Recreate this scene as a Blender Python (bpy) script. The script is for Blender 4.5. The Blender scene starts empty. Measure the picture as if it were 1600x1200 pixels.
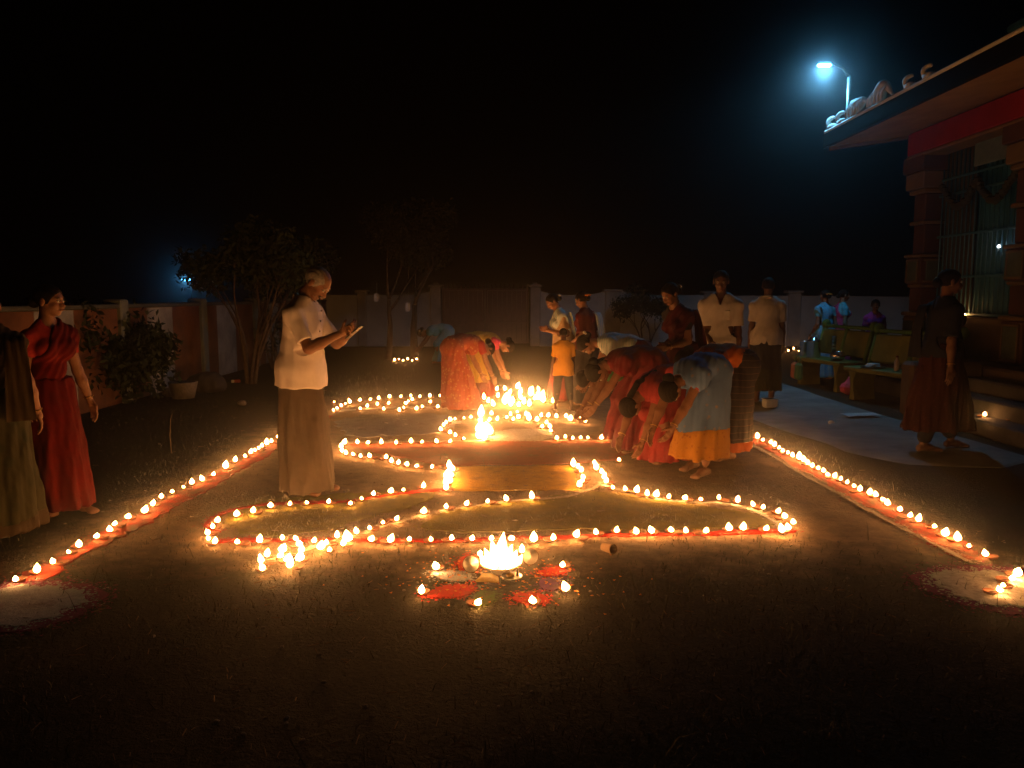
import bpy, bmesh, math, random
import numpy as np
from mathutils import Vector, Matrix

random.seed(7); RNG = np.random.default_rng(7)
sc = bpy.context.scene
COL = sc.collection

# ------------------------------------------------------------------ camera
CH, FPX = 1.48, 1232.0                      # eye height, focal length in pixels of a 1600 wide frame
PITCH = math.atan(138.0 / FPX)
cam = bpy.data.objects.new('camera', bpy.data.cameras.new('camera'))
COL.objects.link(cam)
cam.location = (0, 0, CH)
cam.rotation_euler = (math.pi / 2 - PITCH, 0, 0)
cam.data.sensor_width = 36.0
cam.data.lens = 36.0 * FPX / 1600.0
cam.data.clip_end = 900
sc.camera = cam

# ------------------------------------------------------------------ world: a moonless night sky
world = bpy.data.worlds.new('World'); sc.world = world; world.use_nodes = True
wn = world.node_tree.nodes; wl = world.node_tree.links
bgn = wn['Background']
sky = wn.new('ShaderNodeTexSky'); sky.sky_type = 'NISHITA'; sky.sun_disc = False
sky.sun_elevation = math.radians(-6.0); sky.sun_rotation = math.radians(60.0)
tint = wn.new('ShaderNodeMix'); tint.data_type = 'RGBA'; tint.blend_type = 'MULTIPLY'; tint.inputs[0].default_value = 1.0
wl.new(sky.outputs[0], tint.inputs[6]); tint.inputs[7].default_value = (.30, .55, 1.0, 1)   # deep night blue
wl.new(tint.outputs[2], bgn.inputs[0]); bgn.inputs[1].default_value = 0.004

# ------------------------------------------------------------------ render settings
sc.view_settings.view_transform = 'Standard'
sc.view_settings.look = 'None'
sc.view_settings.exposure = 0.0
sc.view_settings.gamma = 1.0
sc.view_settings.use_curve_mapping = False
sc.render.engine = 'CYCLES'
cy = sc.cycles
cy.use_denoising = True
cy.max_bounces = 5; cy.diffuse_bounces = 2; cy.glossy_bounces = 2; cy.volume_bounces = 0
cy.transmission_bounces = 3; cy.transparent_max_bounces = 8
cy.sample_clamp_indirect = 3.0
cy.use_light_tree = True
cy.caustics_reflective = False; cy.caustics_refractive = False

# ------------------------------------------------------------------ helpers
def ray(px, py):
    c, s = math.cos(PITCH), math.sin(PITCH)
    a, b = (px - 800.0), (600.0 - py)
    return Vector((a, FPX * c + b * s, -FPX * s + b * c))
def G(px, py, z=0.0):
    d = ray(px, py); t = (z - CH) / d.z
    return Vector((d.x * t, d.y * t, z))
def D(px, py, y):
    d = ray(px, py); t = y / d.y
    return Vector((d.x * t, y, CH + d.z * t))

MATS = {}
def newmat(name):
    m = bpy.data.materials.new(name); m.use_nodes = True
    nt = m.node_tree
    return m, nt, nt.nodes['Principled BSDF']
def mixcol(nt, fac, c1, c2):
    n = nt.nodes.new('ShaderNodeMix'); n.data_type = 'RGBA'
    nt.links.new(fac, n.inputs[0])
    for i, c in ((6, c1), (7, c2)):
        if hasattr(c, 'is_output'): nt.links.new(c, n.inputs[i])
        else: n.inputs[i].default_value = (*c, 1)
    return n.outputs[2]
def ramp(nt, fac, lo, hi):
    n = nt.nodes.new('ShaderNodeMapRange'); n.inputs[1].default_value = lo; n.inputs[2].default_value = hi
    nt.links.new(fac, n.inputs[0]); return n.outputs[0]
def noise(nt, scale, detail=4, rough=.6, coord='Object', vec=None):
    n = nt.nodes.new('ShaderNodeTexNoise'); n.inputs['Scale'].default_value = scale
    n.inputs['Detail'].default_value = detail; n.inputs['Roughness'].default_value = rough
    if vec is None:
        t = nt.nodes.new('ShaderNodeTexCoord'); vec = t.outputs[coord]
    nt.links.new(vec, n.inputs['Vector']); return n.outputs[0]
def bump(nt, b, h, strength=.4, dist=.01):
    n = nt.nodes.new('ShaderNodeBump'); n.inputs['Strength'].default_value = strength
    n.inputs['Distance'].default_value = dist
    nt.links.new(h, n.inputs['Height']); nt.links.new(n.outputs[0], b.inputs['Normal'])
def mat(name, c1, c2=None, scale=8.0, rough=.8, metal=0.0, bs=.3, lo=.35, hi=.65, bdist=.006, spec=.3, sheen=0.0, detail=5):
    if name in MATS: return MATS[name]
    m, nt, b = newmat(name)
    if c2 is None: c2 = tuple(x * .72 for x in c1)
    n = noise(nt, scale, detail)
    col = mixcol(nt, ramp(nt, n, lo, hi), c1, c2)
    nt.links.new(col, b.inputs['Base Color'])
    b.inputs['Roughness'].default_value = rough; b.inputs['Metallic'].default_value = metal
    b.inputs['Specular IOR Level'].default_value = spec
    if sheen: b.inputs['Sheen Weight'].default_value = sheen
    if bs: bump(nt, b, noise(nt, scale * 4, 3), bs, bdist)
    MATS[name] = m; return m
def emis(name, c, s):
    m = bpy.data.materials.new(name); m.use_nodes = True; nt = m.node_tree
    nt.nodes.remove(nt.nodes['Principled BSDF'])
    e = nt.nodes.new('ShaderNodeEmission'); e.inputs[0].default_value = (*c, 1); e.inputs[1].default_value = s
    nt.links.new(e.outputs[0], nt.nodes['Material Output'].inputs[0]); return m
def floral(name, base, spots, scale=26.0, thr=.16, rough=.85, third=None):
    """printed cloth: a base colour with small printed blotches"""
    if name in MATS: return MATS[name]
    m, nt, b = newmat(name)
    t = nt.nodes.new('ShaderNodeTexCoord')
    v = nt.nodes.new('ShaderNodeTexVoronoi'); v.inputs['Scale'].default_value = scale
    nt.links.new(t.outputs['Object'], v.inputs['Vector'])
    col = mixcol(nt, ramp(nt, v.outputs[0], thr, thr + .12), spots, base)
    if third:
        v2 = nt.nodes.new('ShaderNodeTexVoronoi'); v2.inputs['Scale'].default_value = scale * .55
        nt.links.new(t.outputs['Object'], v2.inputs['Vector'])
        col = mixcol(nt, ramp(nt, v2.outputs[0], thr, thr + .1), third, col)
    big = noise(nt, 5.0, 3)
    col = mixcol(nt, ramp(nt, big, .3, .75), col, tuple(x * .8 for x in base))
    nt.links.new(col, b.inputs['Base Color']); b.inputs['Roughness'].default_value = rough
    b.inputs['Specular IOR Level'].default_value = .2
    bump(nt, b, noise(nt, 60, 2), .2, .003)
    MATS[name] = m; return m
def striped(name, base, line, freq=11.0, width=.12, axis='Z', rough=.85):
    if name in MATS: return MATS[name]
    m, nt, b = newmat(name)
    t = nt.nodes.new('ShaderNodeTexCoord')
    w = nt.nodes.new('ShaderNodeTexWave'); w.wave_type = 'BANDS'; w.bands_direction = axis
    w.inputs['Scale'].default_value = freq / 6.283 * 2; w.inputs['Distortion'].default_value = .6
    nt.links.new(t.outputs['Object'], w.inputs['Vector'])
    col = mixcol(nt, ramp(nt, w.outputs[1], 1 - width, 1.0), base, line)
    nt.links.new(col, b.inputs['Base Color']); b.inputs['Roughness'].default_value = rough
    bump(nt, b, noise(nt, 60, 2), .2, .003)
    MATS[name] = m; return m

def link(name, me, m=None, parent=None, smooth=False):
    o = bpy.data.objects.new(name, me); COL.objects.link(o)
    if m is not None and not me.materials: me.materials.append(m)
    if parent is not None: o.parent = parent
    if smooth and len(me.polygons): me.polygons.foreach_set('use_smooth', [True] * len(me.polygons))
    return o
def tag(o, label=None, cat=None, group=None, kind=None):
    if label: o['label'] = label
    if cat: o['category'] = cat
    if group: o['group'] = group
    if kind: o['kind'] = kind
    return o
def empty(name, loc=(0, 0, 0), rz=0.0):
    o = bpy.data.objects.new(name, None); COL.objects.link(o)
    o.location = loc; o.rotation_euler = (0, 0, rz); o.empty_display_size = .1
    return o
def pydata(name, v, f):
    me = bpy.data.meshes.new(name); me.from_pydata([tuple(x) for x in v], [], f); me.update(); return me

class MB:
    """collects shapes; build() makes ONE mesh object"""
    def __init__(s): s.v = []; s.f = []
    def add(s, v, f):
        o = len(s.v); s.v += [tuple(x) for x in v]; s.f += [tuple(i + o for i in q) for q in f]; return s
    def box(s, c, size, rz=0.0, taper=1.0, bev=0.0, M=None):
        hx, hy, hz = size[0] / 2, size[1] / 2, size[2] / 2
        b = min(bev, hx * .9, hy * .9, hz * .9)
        def ring(x, y, z, b):
            if b <= 0: return [(-x, -y, z), (x, -y, z), (x, y, z), (-x, y, z)]
            return [(-x + b, -y, z), (x - b, -y, z), (x, -y + b, z), (x, y - b, z), (x - b, y, z), (-x + b, y, z), (-x, y - b, z), (-x, -y + b, z)]
        if b <= 0: rings = [ring(hx, hy, -hz, 0), ring(hx * taper, hy * taper, hz, 0)]
        else: rings = [ring(hx - b, hy - b, -hz, b * .4), ring(hx, hy, -hz + b, b), ring(hx * taper, hy * taper, hz - b, b), ring((hx - b) * taper, (hy - b) * taper, hz, b * .4)]
        n = len(rings[0]); V = [p for r in rings for p in r]; F = []
        for k in range(len(rings) - 1):
            for i in range(n): F.append((k * n + i, k * n + (i + 1) % n, (k + 1) * n + (i + 1) % n, (k + 1) * n + i))
        F.append(tuple(range(n - 1, -1, -1))); F.append(tuple((len(rings) - 1) * n + i for i in range(n)))
        R = Matrix.Rotation(rz, 3, 'Z') if M is None else M
        return s.add([R @ Vector(p) + Vector(c) for p in V], F)
    def tube(s, pts, rad, n=8, cap=True):
        pts = [Vector(p) for p in pts]
        if not hasattr(rad, '__len__'): rad = [rad] * len(pts)
        V = []; F = []
        up = Vector((.13, .21, 1)).normalized(); last = None
        for i, p in enumerate(pts):
            d = (pts[min(i + 1, len(pts) - 1)] - pts[max(i - 1, 0)])
            d = d.normalized() if d.length > 1e-9 else Vector((0, 0, 1))
            a = d.cross(up) if last is None else last - d * last.dot(d)
            if a.length < 1e-4: a = d.cross(Vector((1, 0, 0)))
            a.normalize(); last = a; b = d.cross(a)
            for k in range(n):
                t = 2 * math.pi * k / n
                V.append(p + (a * math.cos(t) + b * math.sin(t)) * rad[i])
        for i in range(len(pts) - 1):
            for k in range(n): F.append((i * n + k, i * n + (k + 1) % n, (i + 1) * n + (k + 1) % n, (i + 1) * n + k))
        if cap: F.append(tuple(range(n - 1, -1, -1))); F.append(tuple((len(pts) - 1) * n + k for k in range(n)))
        return s.add(V, F)
    def lathe(s, prof, n=16, c=(0, 0, 0), M=None):
        V = []; F = []; c = Vector(c)
        for r, z in prof:
            for k in range(n):
                t = 2 * math.pi * k / n; p = Vector((r * math.cos(t), r * math.sin(t), z))
                V.append((M @ p if M is not None else p) + c)
        for i in range(len(prof) - 1):
            for k in range(n): F.append((i * n + k, i * n + (k + 1) % n, (i + 1) * n + (k + 1) % n, (i + 1) * n + k))
        F.append(tuple(range(n - 1, -1, -1))); F.append(tuple((len(prof) - 1) * n + k for k in range(n)))
        return s.add(V, F)
    def prism(s, poly, d0, d1):
        """poly in XZ, extruded along y from d0 to d1"""
        n = len(poly); V = [(x, d0, z) for x, z in poly] + [(x, d1, z) for x, z in poly]
        F = [tuple(range(n)), tuple(range(2 * n - 1, n - 1, -1))] + [(i, i + n, (i + 1) % n + n, (i + 1) % n) for i in range(n)]
        return s.add(V, F)
    def mesh(s, name='m'): return pydata(name, s.v, s.f)
    def build(s, name, m, parent=None, smooth=False): return link(name, s.mesh(name), m, parent, smooth)

# ------------------------------------------------------------------ implicit surfaces (bodies, clothing)
def _cone(P, a, b, ra, rb):
    ba = b - a; L = float(ba @ ba) + 1e-12
    t = np.clip(((P - a) @ ba) / L, 0, 1)
    q = P - a - t[..., None] * ba
    return np.sqrt((q * q).sum(-1)) - (ra + (rb - ra) * t)
def _ell(P, c, R, r):
    q = (P - c) @ R.T
    k0 = np.sqrt(((q / r) ** 2).sum(-1)); k1 = np.sqrt(((q / (r * r)) ** 2).sum(-1)) + 1e-9
    return k0 * (k0 - 1) / k1
def _skirt(P, top, bot, rt, rb, n, amp, ph):
    t = np.clip((P[..., 2] - bot[2]) / (top[2] - bot[2]), 0, 1)
    cx = bot[0] + (top[0] - bot[0]) * t; cy_ = bot[1] + (top[1] - bot[1]) * t
    e = t ** 1.25
    rx = rb[0] + (rt[0] - rb[0]) * e; ry = rb[1] + (rt[1] - rb[1]) * e
    x = (P[..., 0] - cx) / rx; y = (P[..., 1] - cy_) / ry
    th = np.arctan2(y, x); rho = np.sqrt(x * x + y * y)
    w = np.sin(n * th + ph + 1.7 * np.sin(2 * th + ph) + .8 * np.sin(7 * t))
    d = (rho - 1 - amp * (1.05 - t) * w * (0.55 + .45 * np.sin(3 * th + ph * 2))) * np.minimum(rx, ry)
    return np.maximum(d, np.maximum(P[..., 2] - top[2], bot[2] - P[..., 2]))
def surface(prims, h=.01, k=.02, post=None, infl=0.0):
    """smooth union of primitives -> (verts, quads) by naive surface nets"""
    bbs = []
    for p in prims:
        if p[0] == 'c':
            r = max(p[3], p[4]) + infl; lo = np.minimum(p[1], p[2]) - r; hi = np.maximum(p[1], p[2]) + r
        elif p[0] == 'e':
            e = np.sqrt(((np.array(p[2]).T * (np.array(p[3]) + infl)) ** 2).sum(1)); lo = p[1] - e; hi = p[1] + e
        else:
            r = max(max(p[3]), max(p[4])) * (1 + p[6]) + infl; lo = np.minimum(p[1], p[2]) - np.array([r, r, 0]); hi = np.maximum(p[1], p[2]) + np.array([r, r, 0])
        bbs.append((lo, hi))
    lo = np.min([b[0] for b in bbs], 0) - .03; hi = np.max([b[1] for b in bbs], 0) + .03
    N = np.ceil((hi - lo) / h).astype(int) + 1
    ax = [lo[i] + h * np.arange(N[i]) for i in range(3)]
    f = np.full(N, .12)
    m = k + 3 * h + .01
    for p, (a, b) in zip(prims, bbs):
        i0 = np.maximum(((a - m - lo) / h).astype(int), 0); i1 = np.minimum(((b + m - lo) / h).astype(int) + 2, N)
        sl = tuple(slice(i0[i], i1[i]) for i in range(3))
        P = np.stack(np.meshgrid(*[ax[i][sl[i]] for i in range(3)], indexing='ij'), -1)
        if p[0] == 'c': d = _cone(P, p[1], p[2], p[3] + infl, p[4] + infl)
        elif p[0] == 'e': d = _ell(P, p[1], np.array(p[2]), np.array(p[3]) + infl)
        else: d = _skirt(P, p[1], p[2], p[3], p[4], p[5], p[6], p[7])
        g = f[sl]
        if isinstance(p[-1], str):
            hh = np.clip(.5 - .5 * (g + d) / .008, 0, 1); f[sl] = g * (1 - hh) - d * hh + .008 * hh * (1 - hh)
        else:
            hh = np.clip(.5 + .5 * (g - d) / k, 0, 1); f[sl] = g * (1 - hh) + d * hh - k * hh * (1 - hh)
    if post is not None:
        P = np.stack(np.meshgrid(*ax, indexing='ij'), -1); f = post(P, f)
    f[0], f[-1] = 1, 1; f[:, 0], f[:, -1] = 1, 1; f[:, :, 0], f[:, :, -1] = 1, 1
    s = f < 0
    cnt = np.zeros(N - 1, np.int8)
    for dx in (0, 1):
        for dy in (0, 1):
            for dz in (0, 1): cnt += s[dx:N[0] - 1 + dx, dy:N[1] - 1 + dy, dz:N[2] - 1 + dz]
    act = (cnt > 0) & (cnt < 8)
    C = np.argwhere(act)
    idx = np.full(N - 1, -1, np.int64); idx[act] = np.arange(len(C))
    acc = np.zeros((len(C), 3)); num = np.zeros(len(C))
    cor = [np.array(c) for c in ((0,0,0),(1,0,0),(0,1,0),(1,1,0),(0,0,1),(1,0,1),(0,1,1),(1,1,1))]
    val = [f[tuple((C + c).T)] for c in cor]
    for a, b in ((0,1),(2,3),(4,5),(6,7),(0,2),(1,3),(4,6),(5,7),(0,4),(1,5),(2,6),(3,7)):
        x = (val[a] < 0) != (val[b] < 0)
        t = np.where(x, val[a] / np.where(x, val[a] - val[b], 1), 0)
        p = cor[a] + t[:, None] * (cor[b] - cor[a]); acc += p * x[:, None]; num += x
    V = lo + h * (C + acc / np.maximum(num, 1)[:, None])
    Q = []
    for a in range(3):
        b, c = (a + 1) % 3, (a + 2) % 3
        n1 = [slice(None)] * 3; n2 = [slice(None)] * 3
        n1[a] = slice(0, -1); n2[a] = slice(1, None)
        s1, s2 = s[tuple(n1)], s[tuple(n2)]
        E = np.argwhere(s1 != s2)
        E = E[(E[:, b] > 0) & (E[:, c] > 0) & (E[:, b] < N[b] - 1) & (E[:, c] < N[c] - 1)]
        sgn = s1[tuple(E.T)]
        eb = np.zeros(3, int); eb[b] = 1; ec = np.zeros(3, int); ec[c] = 1
        q = np.stack([idx[tuple((E - eb - ec).T)], idx[tuple((E - ec).T)], idx[tuple(E.T)], idx[tuple((E - eb).T)]], 1)
        q[~sgn] = q[~sgn][:, ::-1]; Q.append(q)
    return V, np.concatenate(Q)
def npmesh(name, parts):
    """parts: list of (verts, quads) -> one mesh"""
    V = np.concatenate([p[0] for p in parts]); o = 0; Qs = []
    for p in parts: Qs.append(p[1] + o); o += len(p[0])
    Q = np.concatenate(Qs)
    me = bpy.data.meshes.new(name)
    me.vertices.add(len(V)); me.vertices.foreach_set('co', V.astype(np.float32).ravel())
    k = Q.shape[1]
    me.loops.add(len(Q) * k); me.loops.foreach_set('vertex_index', Q.astype(np.int32).ravel())
    me.polygons.add(len(Q)); me.polygons.foreach_set('loop_start', np.arange(0, len(Q) * k, k, dtype=np.int32))
    me.polygons.foreach_set('use_smooth', np.ones(len(Q), bool))
    me.update(calc_edges=True); me.validate(); return me
def wob(P, s, seed):
    r = np.random.default_rng(seed); o = 0
    for i in range(4):
        k = r.normal(size=3); k *= s * (1 + .8 * i) / np.linalg.norm(k)
        o = o + np.sin(P @ k + r.uniform(0, 6.28)) / (1 + .6 * i)
    return o / 2.2

# ================================================================== SETTING
# ---- ground: one sheet to the horizon
gm, nt, b = newmat('bare_earth_with_turf')
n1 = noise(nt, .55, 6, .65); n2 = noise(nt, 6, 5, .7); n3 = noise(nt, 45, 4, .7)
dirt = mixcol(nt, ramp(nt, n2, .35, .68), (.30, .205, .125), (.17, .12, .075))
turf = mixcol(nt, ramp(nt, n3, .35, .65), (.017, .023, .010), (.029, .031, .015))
dim_dirt = mixcol(nt, ramp(nt, n2, .35, .68), (.032, .026, .018), (.020, .017, .012))
outer = mixcol(nt, ramp(nt, n1, .40, .58), dim_dirt, turf)
# the swept court is sandier; lamplight falloff painted in: paler inside, darker outside
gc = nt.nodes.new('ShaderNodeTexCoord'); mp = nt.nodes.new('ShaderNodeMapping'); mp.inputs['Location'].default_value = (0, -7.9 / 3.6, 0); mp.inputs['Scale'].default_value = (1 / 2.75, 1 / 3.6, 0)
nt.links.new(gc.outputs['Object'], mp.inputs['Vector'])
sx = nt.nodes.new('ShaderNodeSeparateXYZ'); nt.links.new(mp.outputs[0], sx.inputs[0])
def mth(op, a, b_=None):
    n_ = nt.nodes.new('ShaderNodeMath'); n_.operation = op
    for i_, v_ in enumerate((a, b_)):
        if v_ is None: continue
        if hasattr(v_, 'is_output'): nt.links.new(v_, n_.inputs[i_])
        else: n_.inputs[i_].default_value = v_
    return n_.outputs[0]
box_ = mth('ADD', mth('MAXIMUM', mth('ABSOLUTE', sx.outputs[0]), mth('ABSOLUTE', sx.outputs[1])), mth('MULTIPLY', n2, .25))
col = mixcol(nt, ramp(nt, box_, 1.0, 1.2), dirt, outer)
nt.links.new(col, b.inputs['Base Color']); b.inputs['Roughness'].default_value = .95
b.inputs['Specular IOR Level'].default_value = .15
bump(nt, b, mixcol(nt, n2, n3, n3), .9, .03)
mb = MB()
xs = [-400, -60] + list(np.linspace(-9, 9, 91)) + [60, 400]; ys = [-12, 0] + list(np.linspace(2, 24, 111)) + [60, 400]
nx, ny = len(xs), len(ys)
def gz(x, y):
    if abs(x) > 9 or y < 2 or y > 24: return -.02
    e = min(1, (9 - abs(x)) / 1.5, (y - 2) / 1 + .2, (24 - y) / 1.5)
    return -.014 + e * .0022 * (math.sin(x * 3.1 + 1.3 * math.sin(y * 2.1)) + math.sin(y * 4.3 + x * 1.7) * .6)
mb.add([(x, y, gz(x, y)) for y in ys for x in xs], [(j * nx + i, j * nx + i + 1, (j + 1) * nx + i + 1, (j + 1) * nx + i) for j in range(ny - 1) for i in range(nx - 1)])
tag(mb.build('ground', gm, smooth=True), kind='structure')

# ---- concrete path by the temple
pathm = mat('worn_concrete', (.25, .26, .245), (.14, .15, .14), 2.3, .9, bs=.5, bdist=.008)
mb = MB()
pp = [(3.75, 6.9), (4.2, 6.75), (4.75, 7.1), (4.72, 8.0), (4.6, 9.5), (4.55, 11.0), (4.6, 16.0), (3.1, 16.4), (3.02, 13.0), (3.12, 11.0), (3.08, 9.6), (3.22, 8.4), (3.4, 7.5)]
n = len(pp); top = [(x, y, -.004) for x, y in pp]; bot = [(x + (.2 if x > 4 else -.45), y, -.03) for x, y in pp]
mb.add(top + bot, [tuple(range(n))] + [(i, i + n, (i + 1) % n + n, (i + 1) % n) for i in range(n)])
tag(mb.build('path', pathm), kind='structure')

# ---- compound wall at the back with its piers, and the gate
wallm = mat('limewashed_plaster', (.76, .77, .75), (.50, .51, .51), 1.4, .92, bs=.35, lo=.3, hi=.75)
pierm = mat('plaster_pier', (.66, .62, .56), (.42, .40, .37), 2.0, .92, bs=.35)
YB = 23.4
def zpix(py, y): return CH + (462 - py) / FPX * y
def wx(px, y=YB): return (px - 800) / FPX * y
wallb = empty('compound_wall', (0, YB, 0))
tag(wallb, 'grey limewashed compound wall with piers along the back of the yard', 'wall')
def wall_panel(x0, x1, z0, z1, curve0=0, curve1=0):
    """panel whose top sweeps up towards a pier"""
    N_ = 14; poly = [(x0, -.1), (x1, -.1)]
    for i in range(N_, -1, -1):
        t = i / N_; x = x0 + (x1 - x0) * t; z = z0 + (z1 - z0) * t
        if curve1: z += curve1 * max(0, (t - .62) / .38) ** 2
        if curve0: z += curve0 * max(0, (.38 - t) / .38) ** 2
        poly.append((x, z))
    MB().prism(poly, -.09, .09).build('wall_panel', wallm, wallb)
zt = zpix(461, YB)
wall_panel(-5.45, wx(563), zt, zt, 0, 0)
wall_panel(wx(563) + .12, wx(676), zt, zt, 0, .13)
wall_panel(wx(843), wx(945), zt, zt, .13, .12)
wall_panel(wx(968), wx(1100), zt, zt, .12, 0)
wall_panel(wx(1108), wx(1228), zt - .02, zt - .02)
wall_panel(wx(1246), wx(1420), zt - .02, zt - .05)
for px, w, h in ((568, .26, zt + .08), (956, .44, zt + .10), (1104, .28, zt + .05), (1237, .36, zt + .06)):
    p = MB().box((wx(px), -.02, h / 2), (w, .32, h), bev=.02); p.box((wx(px), -.02, h + .035), (w + .1, .42, .07), bev=.015)
    p.build('pier', pierm, wallb)
gate = empty('gate', (0, YB, 0)); tag(gate, 'dark maroon double metal gate with spikes between two square posts', 'gate')
gmat = mat('maroon_gate_paint', (.24, .15, .155), (.17, .11, .115), 5, .6, bs=.2)
gz1 = zpix(451, YB)
for px in (682, 836):
    p = MB().box((wx(px), 0, gz1 / 2 + .02), (.30, .36, gz1 + .04), bev=.02); p.box((wx(px), 0, gz1 + .075), (.40, .46, .07), bev=.015); p.box((wx(px), 0, gz1 + .15), (.2, .24, .09), bev=.02, taper=.5)
    p.build('gate_post', pierm, gate)
for x0, x1 in ((wx(692), wx(758) - .01), (wx(758) + .01, wx(826))):
    lf = MB()
    for x in (x0 + .03, x1 - .03): lf.box((x, 0, gz1 / 2 + .04), (.06, .05, gz1 - .08), bev=.006)
    for z in (.1, .7, gz1 - .03): lf.box(((x0 + x1) / 2, 0, z), (x1 - x0 - .12, .045, .06), bev=.006)
    leaf = lf.build('gate_leaf', gmat, gate)
    nb = 8
    for i in range(nb):
        w = (x1 - x0 - .13) / nb; x = x0 + .065 + w * (i + .5)
        MB().box((x, .012 + .006 * (i % 2), gz1 / 2 + .03), (w * .97, .012, gz1 - .2), bev=.003).build('panel', gmat, leaf)
    for i in range(10):
        x = x0 + .05 + (x1 - x0 - .1) * i / 9
        MB().lathe([(.016, 0), (.02, .07), (.001, .14)], 6, (x, 0, gz1)).build('spike', gmat, leaf)
    MB().tube([(x1 - .12 if x0 < wx(700) else x0 + .12, -.05, .95), (x1 - .12 if x0 < wx(700) else x0 + .12, -.05, 1.15)], .014).build('handle', mat('iron', (.2, .2, .2), None, 9, .5, .8), leaf)

# ---- left boundary wall, painted in broad temple stripes
wl_ = empty('striped_wall', (-5.55, 0, 0)); tag(wl_, 'side boundary wall painted in orange and white stripes behind the bushes', 'wall')
ochre = mat('ochre_limewash', (.19, .08, .036), (.10, .045, .022), 3, .92, bs=.35)
white = mat('white_limewash', (.34, .33, .30), (.17, .17, .16), 3, .92, bs=.35)
yy = 4.2; i = 0
while yy < 23.2:
    w = .95 + .15 * math.sin(i * 2.3); w = min(w, 23.25 - yy)
    MB().box((0, yy + w / 2, .62), (.18, w - .002, 1.36)).build('wall_panel', (ochre, ochre, white)[i % 3], wl_)
    if i % 3 == 1:
        MB().box((.02, yy + .11, .68), (.27, .22, 1.5), bev=.02).build('pier', mat('grey_green_plaster', (.20, .23, .20), None, 3, .9), wl_)
    yy += w; i += 1
MB().box((0, 13.7, 1.335), (.26, 19.0, .06), bev=.012).build('coping', mat('dark_coping', (.09, .095, .08), None, 5, .95, bs=.5), wl_)  # coping coloured darker than the back wall

# ---- temple on the right
TX, TY1 = 6.4, 12.5
tmp = empty('temple', (TX, TY1, 0)); tag(tmp, 'painted temple with deep eave, ornate columns and barred doorway on the right', 'temple')
tw = mat('temple_wall_paint', (.10, .07, .046), (.065, .045, .032), 3, .85, bs=.25)
tcol = mat('temple_column_paint', (.105, .050, .028), (.068, .033, .02), 4, .8, bs=.3)
tcream = mat('temple_cream_paint', (.20, .135, .065), (.135, .092, .046), 3, .85, bs=.25)
tred = mat('temple_red_paint', (.32, .016, .009), (.23, .013, .008), 3, .75, bs=.2)
tdark = mat('temple_dark_stone', (.07, .065, .065), (.04, .04, .04), 6, .9, bs=.5)
tpan = mat('temple_panel_green', (.10, .13, .09), (.06, .08, .06), 9, .8, bs=.6)
def tb(name, m, c, size, parent=tmp, **k):
    return MB().box((c[0] - TX, c[1] - TY1, c[2]), size, **k).build(name, m, parent)
# platform with mouldings
for z0, z1, xo in ((-.05, .22, 5.72), (.22, .46, 5.86), (.46, .62, 5.78)):
    tb('plinth_course', tdark if z1 < .5 else tw, ((xo + 12) / 2, (12.75 + 3) / 2, (z0 + z1) / 2), (12 - xo, 9.75, z1 - z0 - .003), bev=.03)
# steps up to the doorway, towards the yard
for i, (x0, z) in enumerate(((4.95, .17), (5.22, .34), (5.48, .50))):
    tb('step', tdark, ((x0 + 5.74) / 2, 8.1, z / 2), (5.74 - x0, 3.0, z), bev=.02)
tb('stair_cheek', tw, (5.33, 9.74, .33), (.9, .26, .68), bev=.04)
# back wall of the porch, with the window openings left dark behind the grille
tb('wall', tw, (TX + .55, TY1 - .25, 2.1), (1.1, .22, 3.0))
tb('wall', tw, (TX + 1.35, 7.6, 2.1), (.2, 9.5, 3.0))
tb('sill_wall', tcream, (TX + .02, 10.75, .90), (.24, 2.9, .56), bev=.02)
# columns of stacked blocks with framed relief panels
for yc in (12.28, 9.78, 7.2):
    z = .62
    colu = empty('column', (0, yc - TY1, 0)); colu.parent = tmp
    for hgt, w, m in [(a_ * .888, b_, c_) for a_, b_, c_ in ((.62, .44, tcol), (.07, .50, tcream), (.42, .34, tcol), (.06, .40, tcream), (.45, .44, tcol), (.06, .50, tcream), (.50, .32, tcol), (.07, .42, tcream), (.45, .34, tcol), (.08, .46, tcream), (.28, .54, tcream), (.28, .62, tcol))]:
        MB().box((.0, 0, z + hgt / 2), (w, w, hgt - .003), bev=.015).build('block', m, colu)
        if hgt > .35 and w > .4:
            MB().box((-w / 2 - .008, 0, z + hgt / 2), (.03, w * .62, hgt * .74), bev=.006).build('relief_panel', tpan, colu)
            MB().box((0, -w / 2 - .008, z + hgt / 2), (w * .62, .03, hgt * .74), bev=.006).build('relief_panel', tpan, colu)
            for zz in (-1, 1):
                MB().box((-w / 2 - .014, 0, z + hgt / 2 + zz * hgt * .40), (.035, w * .8, .03), bev=.004).build('frame_rail', tcream, colu)
                MB().box((-w / 2 - .012, zz * w * .36, z + hgt / 2), (.03, .03, hgt * .72), bev=.004).build('frame_rail', tcream, colu)
                MB().box((0, -w / 2 - .014, z + hgt / 2 + zz * hgt * .40), (w * .8, .035, .03), bev=.004).build('frame_rail', tcream, colu)
        z += hgt
# beam and red frieze above the columns
tb('beam', tcream, (TX + .62, 7.7, 3.72), (1.2, 9.6, .2), bev=.015)
tb('frieze', tred, (TX - .17, 7.62, 3.765), (.32, 9.62, .33), bev=.012)
tb('cornice', tcream, (TX - .14, 7.62, 3.575), (.36, 9.7, .05), bev=.015)
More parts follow.
